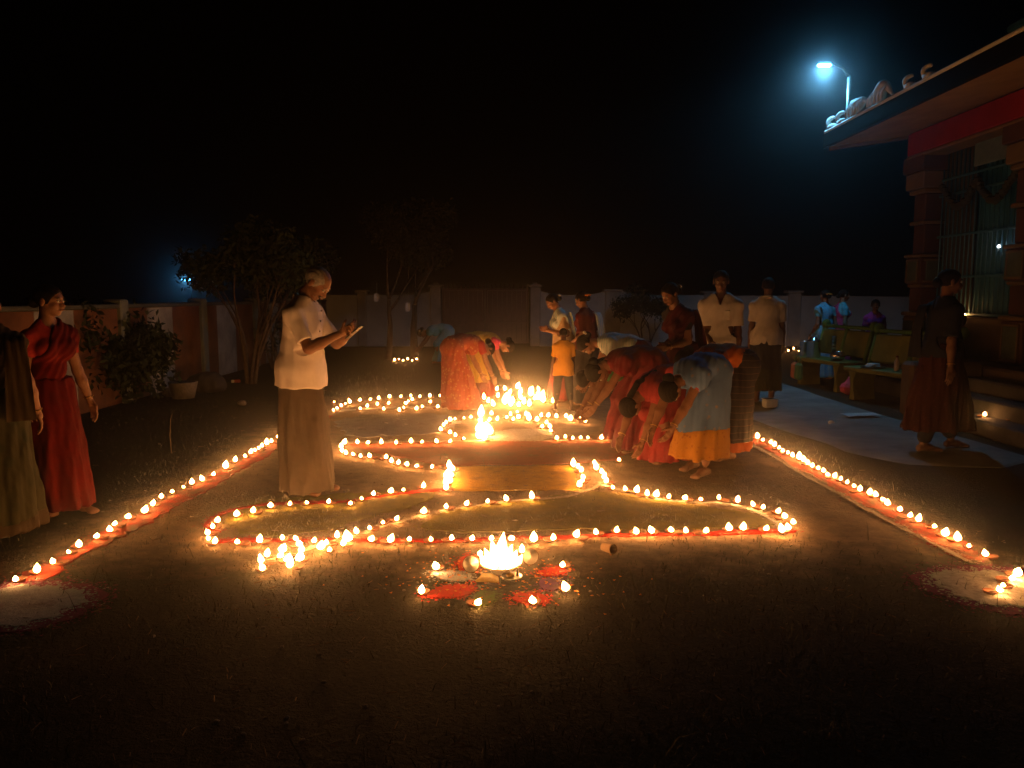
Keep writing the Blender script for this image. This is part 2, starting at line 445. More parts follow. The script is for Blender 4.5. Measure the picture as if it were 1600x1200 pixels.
# sloping eave: soffit, fascia, kerb
ev = MB(); x0, x1, za, zb = 4.97 - TX, TX + 1.6 - TX, 3.80, 4.22
yA, yB_ = 12.74 - TY1, 2.6 - TY1
ev.add([(x0, yA, za), (x0, yB_, za), (x1, yB_, zb), (x1, yA - .0, zb), (x0, yA, za + .12), (x0, yB_, za + .12), (x1, yB_, zb + .2), (x1, yA, zb + .2)],
       [(0, 1, 2, 3), (7, 6, 5, 4), (0, 4, 5, 1), (1, 5, 6, 2), (2, 6, 7, 3), (3, 7, 4, 0)])
eave = ev.build('eave', mat('tan_soffit_paint', (.38, .25, .12), (.27, .18, .09), 3, .85, bs=.25), tmp)
MB().box((x0 - .03, (yA + yB_) / 2, za + .10), (.07, yA - yB_ + .1, .22), bev=.015).build('fascia', mat('shaded_fascia', (.010, .010, .010), None, 6, 1.0, bs=.4, spec=0.0), eave)  # near-black colour stands in for the shade on this fascia
MB().tube([(x0 - .03, yA + .04, za + .235), (x0 - .03, yB_, za + .235)], .03, 8).build('drip_moulding', wallm, eave)
MB().box(((x0 + x1) / 2, yA + .03, (za + zb) / 2 + .0), (x1 - x0 - .04, .05, .10), M=Matrix.Rotation(-math.atan2(zb - za, x1 - x0), 3, 'Y')).build('end_moulding', tcream, eave)
# carved crest along the eave (white curls)
crm = mat('white_carving', (.62, .62, .60), (.45, .45, .45), 9, .7, bs=.4)
def curl(y, hgt, wid, z0):
    m = MB(); pts = []; rad = []
    for i in range(15):
        t = i / 14; a = -2.2 + t * 4.6; r = wid * (.5 - .28 * t)
        pts.append((x0 - .0 + .03 * math.sin(9 * t), y + r * math.cos(a) + wid * .25 * t, z0 + hgt * .42 + r * 1.1 * math.sin(a) + .06 * t)); rad.append(.075 * (1 - .75 * t) * hgt / .35 + .012)
    m.tube(pts, rad, 8); m.box((x0, y, z0 + .03), (.11, wid * .9, .08), bev=.02)
    m.build('crest_curl', crm, eave, True)
for y, hgt, wid in ((yA - .14, .17, .20), (yA - .50, .17, .20), (yA - 2.55, .15, .18), (yA - 3.0, .15, .18)): curl(y, hgt, wid, za + .25)
# two wave-like reclining figures between the curls
for k, yl in enumerate((yA - 1.05, yA - 1.75)):
    m = MB(); pts = []; rad = []
    for i in range(17):
        t = i / 16
        pts.append((x0 + .02 * math.sin(7 * t), yl + .34 - .68 * t, za + .31 + .15 * math.sin(t * 3.1) ** 2 + .06 * math.sin(t * 9 + k))); rad.append(.02 + .085 * math.sin(math.pi * min(1, t * 1.08)) ** .7 * (1 - .35 * t))
    m.tube(pts, rad, 9)
    for q in range(5): m.tube([(x0 - .075, yl + .22 - .1 * q, za + .26), (x0 - .10, yl + .18 - .1 * q, za + .34), (x0 - .06, yl + .12 - .1 * q, za + .44)], [.02, .018, .006], 6)
    m.build('figure_carving', crm, eave, True)
# tower tiers above the roof
for i in range(4):
    w = 5.2 - i * .8; z0 = 4.45 + i * .95
    tb('tower_tier', tdark if i % 2 else tw, (TX + 3.6, 8.3, z0 + .42), (w, w + 1.8, .82), bev=.05)
    tb('tier_cornice', tcream, (TX + 3.6, 8.3, z0 + .88), (w + .4, w + 2.2, .12), bev=.03)
    for j in range(5):
        yk = 8.3 - (w + 1.2) / 2 + (w + 1.2) * j / 4
        m_ = MB().lathe([(.17, 0), (.2, .12), (.15, .32), (.17, .42), (.09, .55), (.01, .68)], 10, (TX + 3.6 - w / 2 - .05 - TX, yk - TY1, z0 + .9))
        m_.build('finial', tcol, tmp, True)
# barred doorway between the two far columns
steel = mat('blue_lit_grille', (.06, .20, .32), (.04, .14, .22), 12, .45, .2, bs=.1)  # bars tinted blue for the bluish light in the doorway
gr = empty('grille', (TX + .03 - TX, 0 - TY1, 0)); gr.parent = tmp
vb = MB().tube([(0, 0, 1.20), (0, 0, 3.72)], .011, 6).mesh('bar')
for i in range(19):
    o = link('bar', vb, steel, gr, True); o.location = (0, 10.06 + i * .108, 0)
for z in (1.22, 1.75, 2.35, 2.95, 3.18, 3.70):
    MB().box((-.014, 11.03, z), (.022, 2.08, .035), bev=.004).build('rail', steel, gr)
tb('transom_panel', mat('pale_signboard', (.16, .22, .26), (.10, .16, .20), 14, .5, bs=.1), (TX - .03, 10.62, 3.44), (.03, 1.0, .40), bev=.006)
tb('door_leaf', mat('brown_door', (.10, .075, .05), None, 8, .6), (TX + .10, 11.62, 2.42), (.05, .75, 2.3), bev=.01)
tb('blue_glow_panel', mat('blue_glow_tint', (.05, .20, .32), (.03, .13, .21), 4, .5, bs=.1), (TX + .17, 10.75, 2.45), (.03, 1.5, 2.5), bev=.004)  # blue sheet added behind the bars to paint the interior glow
MB().lathe([(.001, -.02), (.014, -.014), (.02, 0), (.014, .014), (.001, .02)], 10, (-.05, 10.42 - TY1, 2.12)).build('glint', emis('small_white_glint', (.8, .95, 1.0), 12.0), tmp, True)  # glowing bead added for a white glint at the grille
garm = mat('dry_garland', (.035, .04, .02), (.06, .05, .02), 30, .95)
gl = MB()
for i in range(40):
    t = i / 39; y = 10.1 + 1.7 * t; z = 3.05 - .32 * math.sin(math.pi * ((t * 2) % 1))
    gl.lathe([(.01, -.05), (.05, -.02), (.055, .03), (.01, .06)], 6, (TX - .08 - TX + .015 * random.uniform(-1, 1), y - TY1, z + random.uniform(-.02, .02)))
gl.build('garland', garm, tmp)

# ---- street lamps
lampw = emis('cool_white_led', (.10, .50, 1.0), 34.0)
darkpole = mat('dark_pole_paint', (.025, .025, .027), None, 10, .7, bs=.2)
polem = mat('galvanised_steel', (.34, .37, .38), (.25, .28, .29), 10, .45, .7, bs=.1)
def street_lamp(base, h, reach, label, power, scale=1.0, bracket=False):
    r = empty('street_lamp', base); tag(r, label, 'street lamp')
    MB().tube([(0, 0, -.1), (0, 0, h * .4), (0, 0, h)], [.034, .030, .026], 10).build('pole', polem if h < 2 else darkpole, r, True)
    MB().lathe([(.09, 0), (.09, .02), (.05, .03), (.04, .07), (.03, .075)], 10).build('base_flange', polem, r, True)
    if bracket: MB().tube([(0, 0, .06), (.35, -.5, .08), (.62, -.98, .08)], .022, 8).build('bracket', polem, r, True)
    ex = -reach
    MB().tube([(0, 0, h - .03), (ex * .25, 0, h + .10), (ex * .6, 0, h + .16), (ex * .8, 0, h + .17)], [.024, .02, .018, .016], 8).build('arm', polem, r, True)
    MB().box((ex, 0, h + .18), (.62 * scale, .24 * scale, .09 * scale), bev=.03).build('lamp_head', polem, r)
    MB().box((ex, -.01, h + .18 - .09 * scale), (.54 * scale, .2 * scale, .12 * scale), bev=.04, taper=1.0).build('lens', lampw, r)
    l = bpy.data.lights.new('led', 'SPOT'); l.energy = power; l.color = (.19, .62, 1.0); l.spot_size = math.radians(157); l.spot_blend = .2; l.shadow_soft_size = .12
    lo = bpy.data.objects.new('led', l); COL.objects.link(lo); lo.parent = r; lo.location = (ex, 0, h + .17 - .17 * scale)
    return r
b0 = D(1326, 140, 12.58); zl0 = D(1287, 104, 12.58).z; b0.z = za + .13
street_lamp(b0, zl0 - .13 - b0.z, .395, 'cool white lamp glowing on a short pole above the temple eave', 230.0, .40)
b1 = D(298, 437, 62.0); zl1 = b1.z; b1.z = 0
street_lamp(b1, zl1 - .08, .35, 'distant street lamp glowing beyond the yard above the striped wall', 300.0, 1.25)

# ---- trees and shrubs
bark = mat('grey_brown_bark', (.13, .09, .06), (.07, .05, .035), 14, .95, bs=.9, bdist=.02)
leafm = mat('dark_leaf', (.032, .044, .018), (.020, .030, .013), 3.5, .75, bs=0, spec=.15)
leafm2 = mat('olive_leaf', (.042, .042, .020), (.026, .030, .014), 3.5, .75, bs=0, spec=.15)
def leaves(cl, n, size, asp=.45):
    """cl: list of (centre, radius). leaf = folded rhombus, two triangles"""
    c = np.array([x[0] for x in cl]); r = np.array([x[1] for x in cl]); w = r ** 2 / (r ** 2).sum()
    k = RNG.choice(len(cl), n, p=w)
    p = RNG.normal(size=(n, 3)); p /= np.linalg.norm(p, axis=1)[:, None]; p *= (RNG.uniform(.15, 1, n) ** .45)[:, None]
    P = c[k] + p * r[k][:, None] * np.array([1, 1, .8])
    d = RNG.normal(size=(n, 3)) + np.array([0, 0, -.5]); d /= np.linalg.norm(d, axis=1)[:, None]
    s = np.cross(d, RNG.normal(size=(n, 3))); s /= np.linalg.norm(s, axis=1)[:, None]
    L = size * RNG.uniform(.6, 1.3, n)[:, None]; nn = np.cross(d, s)
    a = P; b_ = P + d * L * .5 + s * L * asp * .5 + nn * L * .08; e = P + d * L; f = P + d * L * .5 - s * L * asp * .5 + nn * L * .08
    V = np.stack([a, b_, e, f], 1).reshape(-1, 3); Q = np.arange(4 * n).reshape(n, 4)
    T = np.concatenate([Q[:, [0, 1, 2]], Q[:, [0, 2, 3]]])
    return V, T
def grow(mb, p, d, L, r, depth, tips, rnd, spread=.6):
    q = [p]; rr = [r]; n = 5
    for i in range(n):
        d = (d + Vector((rnd.uniform(-1, 1), rnd.uniform(-1, 1), rnd.uniform(-.3, .6))) * .16).normalized()
        q.append(q[-1] + d * (L / n)); rr.append(r * (1 - .5 * (i + 1) / n))
    mb.tube(q, rr, 7)
    if depth == 0: tips.append(q[-1]); tips.append(q[3]); return
    for k in range(rnd.choice((2, 3))):
        a = Vector((rnd.uniform(-1, 1), rnd.uniform(-1, 1), rnd.uniform(-.1, .8)))
        grow(mb, q[-1 - (k % 2)], (d + a * spread * 1.3).normalized(), L * rnd.uniform(.55, .8), rr[-1] * .85, depth - 1, tips, rnd, spread)
def tree(name, loc, label, stems, height, nleaf, lsize, rad, seed, lm, depth=2, cat='tree', r0=.07, spread=.6, group=None, low=None, flare=.35):
    t = empty(name, loc); tag(t, label, cat, group); rnd = random.Random(seed)
    mb = MB(); tips = []
    for i in range(stems):
        a = 6.28 * i / stems + rnd.random(); off = Vector((math.cos(a), math.sin(a), 0)) * (.05 * (stems > 1))
        d0 = Vector((math.cos(a) * flare * (stems > 1), math.sin(a) * flare * (stems > 1), 1)).normalized()
        grow(mb, off + Vector((0, 0, -.1)), d0, height * .5, r0, depth, tips, rnd, spread)
    mb.build('trunk', bark, t, True)
    cl = [(tuple(p), rad * rnd.uniform(.6, 1.25)) for p in tips]
    if low: cl += low
    link('crown', npmesh('crown', [leaves(cl, nleaf, lsize)]), lm, t)
    return t
c = G(392, 598); tree('tree', c, 'multi-stemmed small tree in front of the striped wall, left of the standing man', 6, 2.4, 4600, .11, .25, 3, leafm, 2, r0=.042, spread=.26, flare=.13)
c = G(608, 560); t1 = tree('tree', c, 'slim straight tree trunk with lit lamps at its foot', 1, 3.05, 5200, .11, .42, 11, leafm2, 3, r0=.085, spread=.75)
c = G(648, 560); t2 = tree('tree', c, 'leaning tree trunk with a paper tag, beside the bending blue-draped woman', 1, 2.8, 4200, .11, .40, 5, leafm2, 3, r0=.11, spread=.75)
t2.rotation_euler = (0, math.radians(-11), 0)
c = D(1012, 462, 21.5); c.z = 0; tree('shrub', c, 'dark climbing shrub against the back wall behind the crowd', 4, 1.7, 2500, .10, .28, 9, leafm, 2, 'shrub', .03)
c = G(190, 625); tree('shrub', c, 'dense dark broad-leaved shrub behind the woman in red', 6, .95, 11000, .12, .36, 2, leafm, 2, 'shrub', .03, low=[((0, 0, .5), .65), ((.35, -.1, .35), .5), ((-.6, .1, .45), .6), ((.1, .1, 1.0), .5), ((-.5, 0, 1.0), .5), ((-.9, 0, .7), .5)])
c = G(70, 640); tree('shrub', c, 'low dark shrub added to darken the wall behind the woman in red', 5, 1.2, 9000, .12, .36, 41, leafm, 2, 'shrub', .03, low=[((0, 0, .5), .6), ((-.5, .0, .7), .6), ((.5, .1, .6), .55), ((0, .1, 1.05), .5), ((-.5, 0, 1.1), .4)])  # shrub added here so the bare wall reads dark
c = G(432, 575); tree('shrub', c, 'tall leafy shrub directly behind the standing man', 5, 2.6, 4600, .12, .34, 14, leafm, 2, 'shrub', .03, low=[((0, 0, .6), .45), ((.2, 0, 1.1), .45)])
c = G(130, 600); tree('shrub', c, 'pale-topped shrub rising behind the dense shrub by the wall', 4, 1.2, 2200, .11, .28, 33, leafm2, 2, 'shrub', .03)
paper = mat('white_paper', (.72, .72, .70), None, 6, .8, bs=.1)
for px, py, y, lab in ((588, 465, 18.7, 'white paper tag hanging left of the slim tree trunk'), (637, 480, 18.2, 'white paper tag tied to the leaning tree trunk')):
    p = D(px, py, y); m = MB(); W = .10; H = .19
    V = [(-W / 2 + W * (i % 3) / 2, .012 * math.sin(i * 1.9), H / 2 - H * (i // 3) / 3) for i in range(12)]
    V2 = [(x, y_ + .003, z) for x, y_, z in V]
    F = [(r * 3 + c_, r * 3 + c_ + 1, r * 3 + c_ + 4, r * 3 + c_ + 3) for r in range(3) for c_ in range(2)]
    m.add(V, F); m.add(V2, [f[::-1] for f in F]); m.tube([(0, .005, H / 2), (0.02, .02, H / 2 + .28)], .004, 5)
    o = m.build('paper_tag', paper); o.location = p; tag(o, lab, 'paper tag')

# ================================================================== RANGOLI POWDER ON THE GROUND
def powder(name, c, c2=None, s=30, thr=(.52, .72)):
    m, nt, b = newmat(name); c2 = c2 or tuple(x * .7 for x in c)
    col = mixcol(nt, ramp(nt, noise(nt, s, 5), .3, .7), c, c2)
    thin = mixcol(nt, ramp(nt, noise(nt, 4.3, 8, .8), *thr), col, (.12, .08, .05))       # earth showing through where it is thin
    nt.links.new(thin, b.inputs['Base Color']); b.inputs['Roughness'].default_value = .97; b.inputs['Specular IOR Level'].default_value = .08
    bump(nt, b, noise(nt, 70, 4, .7), .9, .008); MATS[name] = m; return m
P_STRIP = powder('scuffed_red_powder', (.50, .035, .016), (.26, .045, .022), 16, (.44, .60)); P_RED = powder('red_powder', (.62, .022, .012), (.42, .02, .012)); P_ORED = powder('brick_red_earth', (.42, .085, .028), (.30, .07, .028), 12)
P_WHITE = powder('white_powder', (.66, .64, .60), (.38, .35, .30)); P_YEL = powder('yellow_powder', (.62, .36, .03), (.45, .26, .03), 14)
P_PUR = powder('purple_powder', (.15, .05, .20), (.10, .04, .12)); P_GRN = powder('green_powder', (.06, .14, .03), (.07, .08, .03))
P_MAG = powder('magenta_powder', (.30, .02, .12), (.16, .02, .07)); P_GREY = powder('pale_grey_tone', (.30, .28, .29), (.20, .18, .18), 7)
P_BLU = powder('pale_blue_powder', (.42, .46, .50), (.28, .30, .34)); P_LINE = powder('pale_line_powder', (.60, .50, .40), (.34, .25, .18), 40)
def resample(pts, step, closed=False):
    out = []; n = len(pts)
    for i in range(n if closed else n - 1):
        a, b_ = pts[i], pts[(i + 1) % n]; k = max(1, int((b_ - a).length / step))
        for j in range(k): out.append(a.lerp(b_, j / k))
    if not closed: out.append(pts[-1])
    return out
def smooth_line(pts, it=2):
    for _ in range(it):
        q = [pts[0]]
        for a, b_ in zip(pts, pts[1:]): q += [a.lerp(b_, .25), a.lerp(b_, .75)]
        pts = q + [pts[-1]]
    return pts
def sprinkle(mb, edge, z, rnd, sig, per=10):
    """loose grains scattered past the edge of a powder area"""
    for x, y, _ in edge:
        for _k in range(per):
            px_, py_ = x + rnd.gauss(0, sig), y + rnd.gauss(0, sig); a = rnd.uniform(0, 6.28); L_ = rnd.uniform(.003, .012)
            mb.add([(px_ + L_ * math.cos(a + t), py_ + L_ * math.sin(a + t), z - .001 + .0008 * rnd.random()) for t in (0, 2.1, 4.2)], [(0, 1, 2)])
def patch(name, pts, m, z, label, jag=.02, step=.05, cat='rangoli patch', th=.012, rounds=2):
    rnd = random.Random(len(label) * 7 + int(z * 1e4))
    q = [Vector((p[0], p[1], 0)) for p in pts]
    for _ in range(rounds): q = [w for a, b_ in zip(q, q[1:] + q[:1]) for w in (a.lerp(b_, .25), a.lerp(b_, .75))]
    q = resample(q, min(step, .03), True); n = len(q)
    cx = sum((p for p in q), Vector()) / n
    V = []
    ph = [rnd.uniform(0, 6.28) for _ in range(3)]
    for i, p in enumerate(q):
        d = (p - cx).normalized(); w = jag * (rnd.uniform(-1, 1) * .6 + math.sin(i * .7 + ph[0]) * .5 + math.sin(i * .23 + ph[1]) * .6)
        p2 = p + d * w; V.append((p2.x, p2.y, z))
    z -= .0115; V = [(x, y, z) for x, y, _ in V]
    V += [(x, y, z - th) for x, y, _ in V]
    mb = MB(); sprinkle(mb, V[:n], z, rnd, .02 + jag * .6); mb.add(V, [tuple(range(n))] + [(i, i + n, (i + 1) % n + n, (i + 1) % n) for i in range(n)])
    me = mb.mesh(name); bm_ = bmesh.new(); bm_.from_mesh(me); bm_.to_mesh(me); bm_.free()
    return tag(link(name, me, m), label, cat)
def strip(name, pts, m, z, w, label, jag=.012, step=.06, th=.012, cat='rangoli line'):
    rnd = random.Random(len(label) + int(w * 1e4))
    q = resample([Vector((p[0], p[1], 0)) for p in pts], step); n = len(q); L = []; R_ = []
    for i, p in enumerate(q):
        d = (q[min(i + 1, n - 1)] - q[max(i - 1, 0)]).normalized(); s = Vector((-d.y, d.x, 0))
        a = w / 2 + jag * (rnd.uniform(-1, 1) + math.sin(i * .5) * .6); b_ = w / 2 + jag * (rnd.uniform(-1, 1) + math.sin(i * .37 + 2) * .6)
        L.append(p + s * max(a, w * .15)); R_.append(p - s * max(b_, w * .15))
    z -= .0115; ex_ = MB(); sprinkle(ex_, [(p.x, p.y, 0) for p in L + R_], z, rnd, .012 + jag * .9)
    V = [(p.x, p.y, z) for p in L] + [(p.x, p.y, z) for p in R_] + [(p.x, p.y, z - th) for p in L] + [(p.x, p.y, z - th) for p in R_]
    F = [(n + i, n + i + 1, i + 1, i) for i in range(n - 1)] + [(i, i + 1, 2 * n + i + 1, 2 * n + i) for i in range(n - 1)] + [(n + i + 1, n + i, 3 * n + i, 3 * n + i + 1) for i in range(n - 1)]
    return tag(ex_.add(V, F).build(name, m), label, cat)
XY = lambda L: [G(*p) for p in L]
strip('powder_band', XY([(40, 905), (330, 752), (445, 688), (512, 648)]), P_STRIP, .004, .15, 'red powder band along the left straight line of lamps', .03)
strip('powder_band', XY([(1150, 668), (1330, 765), (1530, 872)]), P_STRIP, .004, .19, 'red powder band along the right straight line of lamps', .03)
strip('powder_line', XY([(1145, 676), (1250, 737), (1400, 818), (1515, 876)]), P_LINE, .008, .02, 'thin pale powder line edging the right red band', .008)
patch('powder_patch', XY([(545, 693), (700, 688), (975, 687), (1010, 690), (960, 716), (900, 722), (700, 726), (600, 708)]), P_ORED, .004, 'wide brick-red powder field between the lamp rows at the centre', .02, rounds=0)
patch('powder_patch', XY([(706, 728), (892, 726), (902, 744), (898, 764), (708, 764), (700, 746)]), P_YEL, .005, 'yellow powder rectangle below the brick-red field', .014, rounds=0)
patch('powder_patch', XY([(528, 648), (700, 643), (720, 660), (690, 675), (560, 683), (530, 672)]), P_GREY, .003, 'pale grey powder patch right of the standing man', .05)  # pale tone painted in for smooth ground catching light
patch('powder_patch', XY([(758, 680), (790, 669), (845, 670), (868, 676), (862, 686), (780, 688)]), P_WHITE, .006, 'white powder oval ringed by the brightest flames', .02)
patch('powder_patch', XY([(350, 800), (450, 772), (650, 766), (700, 768), (560, 815), (450, 835), (360, 832)]), P_GRN if False else powder('yellow_green_powder', (.25, .20, .035), (.15, .13, .03), 9), .003, 'olive green powder leaf on the left of the outline', .03)
patch('powder_patch', XY([(640, 820), (720, 790), (860, 775), (940, 762), (1010, 778), (1190, 800), (1225, 818), (1100, 824), (900, 824), (700, 830)]), MATS['yellow_green_powder'], .003, 'olive green powder leaf filling the right half of the outline', .03)
# chalky outlines
L_UP = smooth_line(XY([(335, 830), (322, 812), (352, 797), (420, 784), (545, 783), (600, 773), (660, 766), (700, 762)]))
strip('powder_line', L_UP, P_RED, .0065, .05, 'red outline under the upper left row of lamps', .012)
strip('powder_line', smooth_line(XY([(410, 878), (500, 850), (580, 826), (690, 795), (800, 781), (880, 776), (925, 764), (938, 752)])), P_LINE, .008, .03, 'long pale curved line crossing the pattern diagonally', .01)
strip('powder_line', smooth_line(XY([(940, 757), (990, 768), (1030, 781), (1120, 783), (1180, 795), (1220, 820)])), P_WHITE, .0085, .028, 'bright white curve under the right row of lamps', .006)
strip('powder_line', XY([(345, 842), (500, 842), (700, 842), (900, 836), (1100, 832), (1240, 826)]), P_RED, .0075, .055, 'red line under the long front row of lamps', .014)
strip('powder_line', XY([(540, 690), (700, 688), (860, 687), (980, 686)]), P_LINE, .0075, .04, 'pale line under the middle cross row of lamps', .012)
strip('powder_line', XY([(520, 641), (600, 636), (700, 634), (760, 632)]), P_WHITE, .004, .10, 'white powder line under the far rows of lamps', .03)
# petals around the front fire
for lab, m, pts in (('red powder petal behind left of the front fire', P_RED, [(712, 884), (722, 868), (742, 864), (752, 880), (745, 890), (722, 890)]),
                    ('pale blue-grey powder petal left of the front fire', P_BLU, [(668, 893), (690, 888), (728, 890), (735, 900), (722, 906), (690, 905)]),
                    ('long red powder petal at front left of the fire', P_RED, [(662, 925), (690, 912), (735, 910), (745, 918), (725, 928), (675, 932)]),
                    ('green powder petal at the front of the fire', P_GRN, [(735, 930), (755, 922), (775, 924), (772, 940), (748, 946)]),
                    ('small red powder petal at front right of the fire', P_RED, [(800, 930), (830, 922), (858, 930), (850, 942), (812, 942)]),
                    ('purple powder petal right of the front fire', P_PUR, [(838, 905), (870, 900), (884, 908), (874, 920), (845, 920)]),
                    ('bright red powder petal at far right of the fire', P_RED, [(842, 890), (870, 882), (888, 885), (878, 896), (850, 898)])):
    patch('powder_petal', XY(pts), m, .006, lab, .012, .03, 'rangoli petal')
for px, py, nm in ((18, 944, 'left'), (1562, 916, 'right')):
    c = G(px, py)
    patch('powder_disc', [(c.x + .40 * math.cos(a), c.y + .34 * math.sin(a)) for a in np.linspace(0, 6.2, 26)], P_MAG, .004, f'magenta ring of powder at the {nm} front corner', .025)
    patch('powder_disc', [(c.x + .31 * math.cos(a), c.y + .26 * math.sin(a)) for a in np.linspace(0, 6.2, 26)], P_WHITE if nm == 'right' else P_BLU, .009, f'white powder disc inside the magenta ring at the {nm} front corner', .03)

# ================================================================== OIL LAMPS
clay = mat('terracotta', (.32, .13, .07), (.22, .09, .05), 30, .85, bs=.3)
wickm = mat('burnt_wick', (.05, .04, .035), None, 30, .9, bs=0)
FLAME = (1.0, .40, .105)
flame_m = emis('oil_flame', FLAME, 112.0)
big_flame_m = emis('camphor_flame', FLAME, 65.0)
def diya_bowl():
    m = MB(); prof = [(.015, 0), (.026, .005), (.034, .018), (.031, .020), (.024, .011), (.004, .009)]
    m.lathe(prof, 12); v = []
    for x, y, z in m.v:                      # pinched spout where the wick rests
        r = math.hypot(x, y)
        if x > .018 and z > .011: x += .012 * (x / max(r, 1e-6)) ** 6; y *= .8
        v.append((x, y, z))
    m.v = v; return m.mesh('bowl')
def flame_mesh(h, w, lean, n=7):
    prof = [(.25, 0), (.85, .16), (1.0, .36), (.78, .60), (.36, .83), (.02, 1.0)]
    V = []; F = []
    for r, z in prof:
        for k in range(n):
            t = 6.2832 * k / n; V.append((w * r * math.cos(t) + lean * z * z, w * r * math.sin(t), z * h))
    for i in range(len(prof) - 1):
        for k in range(n): F.append((i * n + k, i * n + (k + 1) % n, (i + 1) * n + (k + 1) % n, (i + 1) * n + k))
    F.append(tuple(range(n - 1, -1, -1))); F.append(tuple((len(prof) - 1) * n + k for k in range(n)))
    return pydata('flame', V, F)
BOWL = diya_bowl(); BOWL.materials.append(clay); BOWL.polygons.foreach_set('use_smooth', [True] * len(BOWL.polygons))
WICK = MB().tube([(.0, 0, .011), (.028, 0, .017), (.044, 0, .027)], .0035, 5).mesh('wick'); WICK.materials.append(wickm)
FL = [flame_mesh(h, w, l) for h, w, l in ((.036, .0160, .006), (.040, .0165, -.009), (.031, .0152, .008), (.047, .0170, .004))]
for f in FL: f.materials.append(flame_m); f.polygons.foreach_set('use_smooth', [True] * len(f.polygons))
PLACED = []
def diya(x, y, label, group, z=-.0055, sep=.062, fs=1.0):
    for a in PLACED:
        if abs(a[0] - x) < sep and abs(a[1] - y) < sep and (a[0] - x) ** 2 + (a[1] - y) ** 2 < sep * sep: return
    PLACED.append((x, y))
    rz = -1.57 + random.gauss(0, .55)
    r = empty('oil_lamp', (x - .046 * math.cos(rz), y - .046 * math.sin(rz), z), rz); tag(r, label, 'oil lamp', group)
    link('bowl', BOWL, None, r); link('wick', WICK, None, r)
    f = link('flame', random.choice(FL), None, r); f.location = (.046, 0, .020)
    s = random.choice((.72, .85, .95, 1.0, 1.1, 1.3)) * random.uniform(.92, 1.08) * (1 + (fs - 1) * .75 * random.random() + (fs - 1) * .25); f.scale = (s, s, s * random.uniform(.8, 1.15) * (1 + (fs - 1) * .3)); f.rotation_euler = (random.gauss(0, .14), random.gauss(0, .14), random.uniform(0, 6.28))
def row(pts, label, group, ox=0, oy=0, s=1.0, sep=.062, fs=1.0):
    for a, b_ in pts:
        p = G(ox + a / s, oy + b_ / s, .055); diya(p.x, p.y, label, group, sep=sep, fs=fs)
K = 'small lit clay oil lamp '
row([(24,896),(57,883),(83,869),(107,853.5),(123,844),(150,830),(171,820),(179,810.6),(199,800.5),(224.5,792),(238,781),(251.4,769.5),(269,761),(287,754),(300,748),(316,743),(333,735),(351.6,724),(367,714),(382.5,707),(391.6,701.5),(398,698),(404,695),(409,691.6),(416,688),(424,684.6),(435,678),(443,672.6),(453,668),(464,662),(476,656),(489,650),(503,644)],
    K + 'in the straight line running along the left side', 'lamps of the left straight line')
row([(55,80),(90,93),(110,112),(155,133),(180,148),(222,160),(243,175),(270,190),(290,206),(318,217),(343,232),(378,244),(402,256),(425,272),(448,286),(482,298),(512,312),(535,333),(568,342),(603,355),(640,374),(678,393),(710,413),(765,430),(797,442),(838,465),(858,487),(926,519),(982,551),(1028,573),(1116,607),(1170,650),(1240,676),(1302,711),(1394,757)],
    K + 'in the straight line running along the right side', 'lamps of the right straight line', 1140, 640, 3.478)
row([(1565,862),(1535,888),(1490,920),(1475,948)], K + 'on the white powder disc at the right front corner', 'lamps on the right corner disc', 1140, 640, 3.478)
row([(1515,240),(1413,283),(1220,268),(1027,275),(872,288),(698,305),(543,353),(397,380),(225,435),(185,490),(142,542),(148,590),(205,620),(235,590),(400,622),(600,612),(805,588),(1088,612)],
    K + 'in the curved outline at the left end of the pattern', 'lamps of the left curve', 300, 730, 5.714)
row([(165,172),(268,158),(343,147),(465,128)], K + 'in the curved outline at the left end of the pattern', 'lamps of the left curve', 540, 720, 3.8095)
row([(925,590),(960,640),(975,700),(965,770),(800,690),(785,745),(850,780),(870,830),(665,735),(620,790),(630,855),(1150,670),(1200,630),(1230,690),(1300,570),(1350,640),(1390,600)],
    K + 'in the bright clump at the front left of the pattern', 'lamps of the front left clump', 300, 730, 5.714, .055, 1.35)
row([(620,15),(615,50),(605,80),(600,110),(595,140),(638,30),(630,65),(622,100)], K + 'in the short bright column left of the yellow rectangle', 'lamps of the short bright column', 540, 720, 3.8095, .05, 1.6)
row([(65,395),(142,370),(220,337),(302,318),(463,277),(598,248),(715,230),(846,215),(960,203),(1112,192)], K + 'along the diagonal curve crossing the pattern', 'lamps of the diagonal curve', 540, 720, 3.8095)
row([(148,437),(262,443),(380,435),(508,438),(630,432),(752,433),(868,432),(990,432),(1122,440),(1240,430)], K + 'in the long front row of the pattern', 'lamps of the front row', 540, 720, 3.8095)
row([(80,515),(205,497),(335,485),(460,495),(555,490),(675,483),(768,488),(893,488),(1040,475),(1128,470),(1270,475)], K + 'in the long front row of the pattern', 'lamps of the front row', 880, 700, 4)
row([(1370,485),(1410,470),(1440,435),(1390,400),(1345,368),(1250,343),(1190,327),(1090,303),(975,285),(863,292),(757,287),(660,280),(580,270),(523,260),(460,243),(388,233),(315,222)],
    K + 'in the curved outline at the right end of the pattern', 'lamps of the right curve', 880, 700, 4)
row([(268,185),(255,160),(243,128),(210,105),(195,70),(65,85),(92,95),(115,118),(125,158),(118,180),(103,208)], K + 'in the hooked cluster right of the yellow rectangle', 'lamps of the hooked cluster', 880, 700, 4, .055, 1.35)
row([(350,52)], K + 'being set down by the bending women', 'lamp being set down', 880, 700, 4)
row([(215,555),(190,590),(200,625),(235,645),(298,655),(360,670),(447,672),(588,682),(635,715),(700,730),(773,745),(860,755),(1000,765)], K + 'along the slanting left edge of the brick-red field', 'lamps of the slanting edge', 500, 590, 5.714)
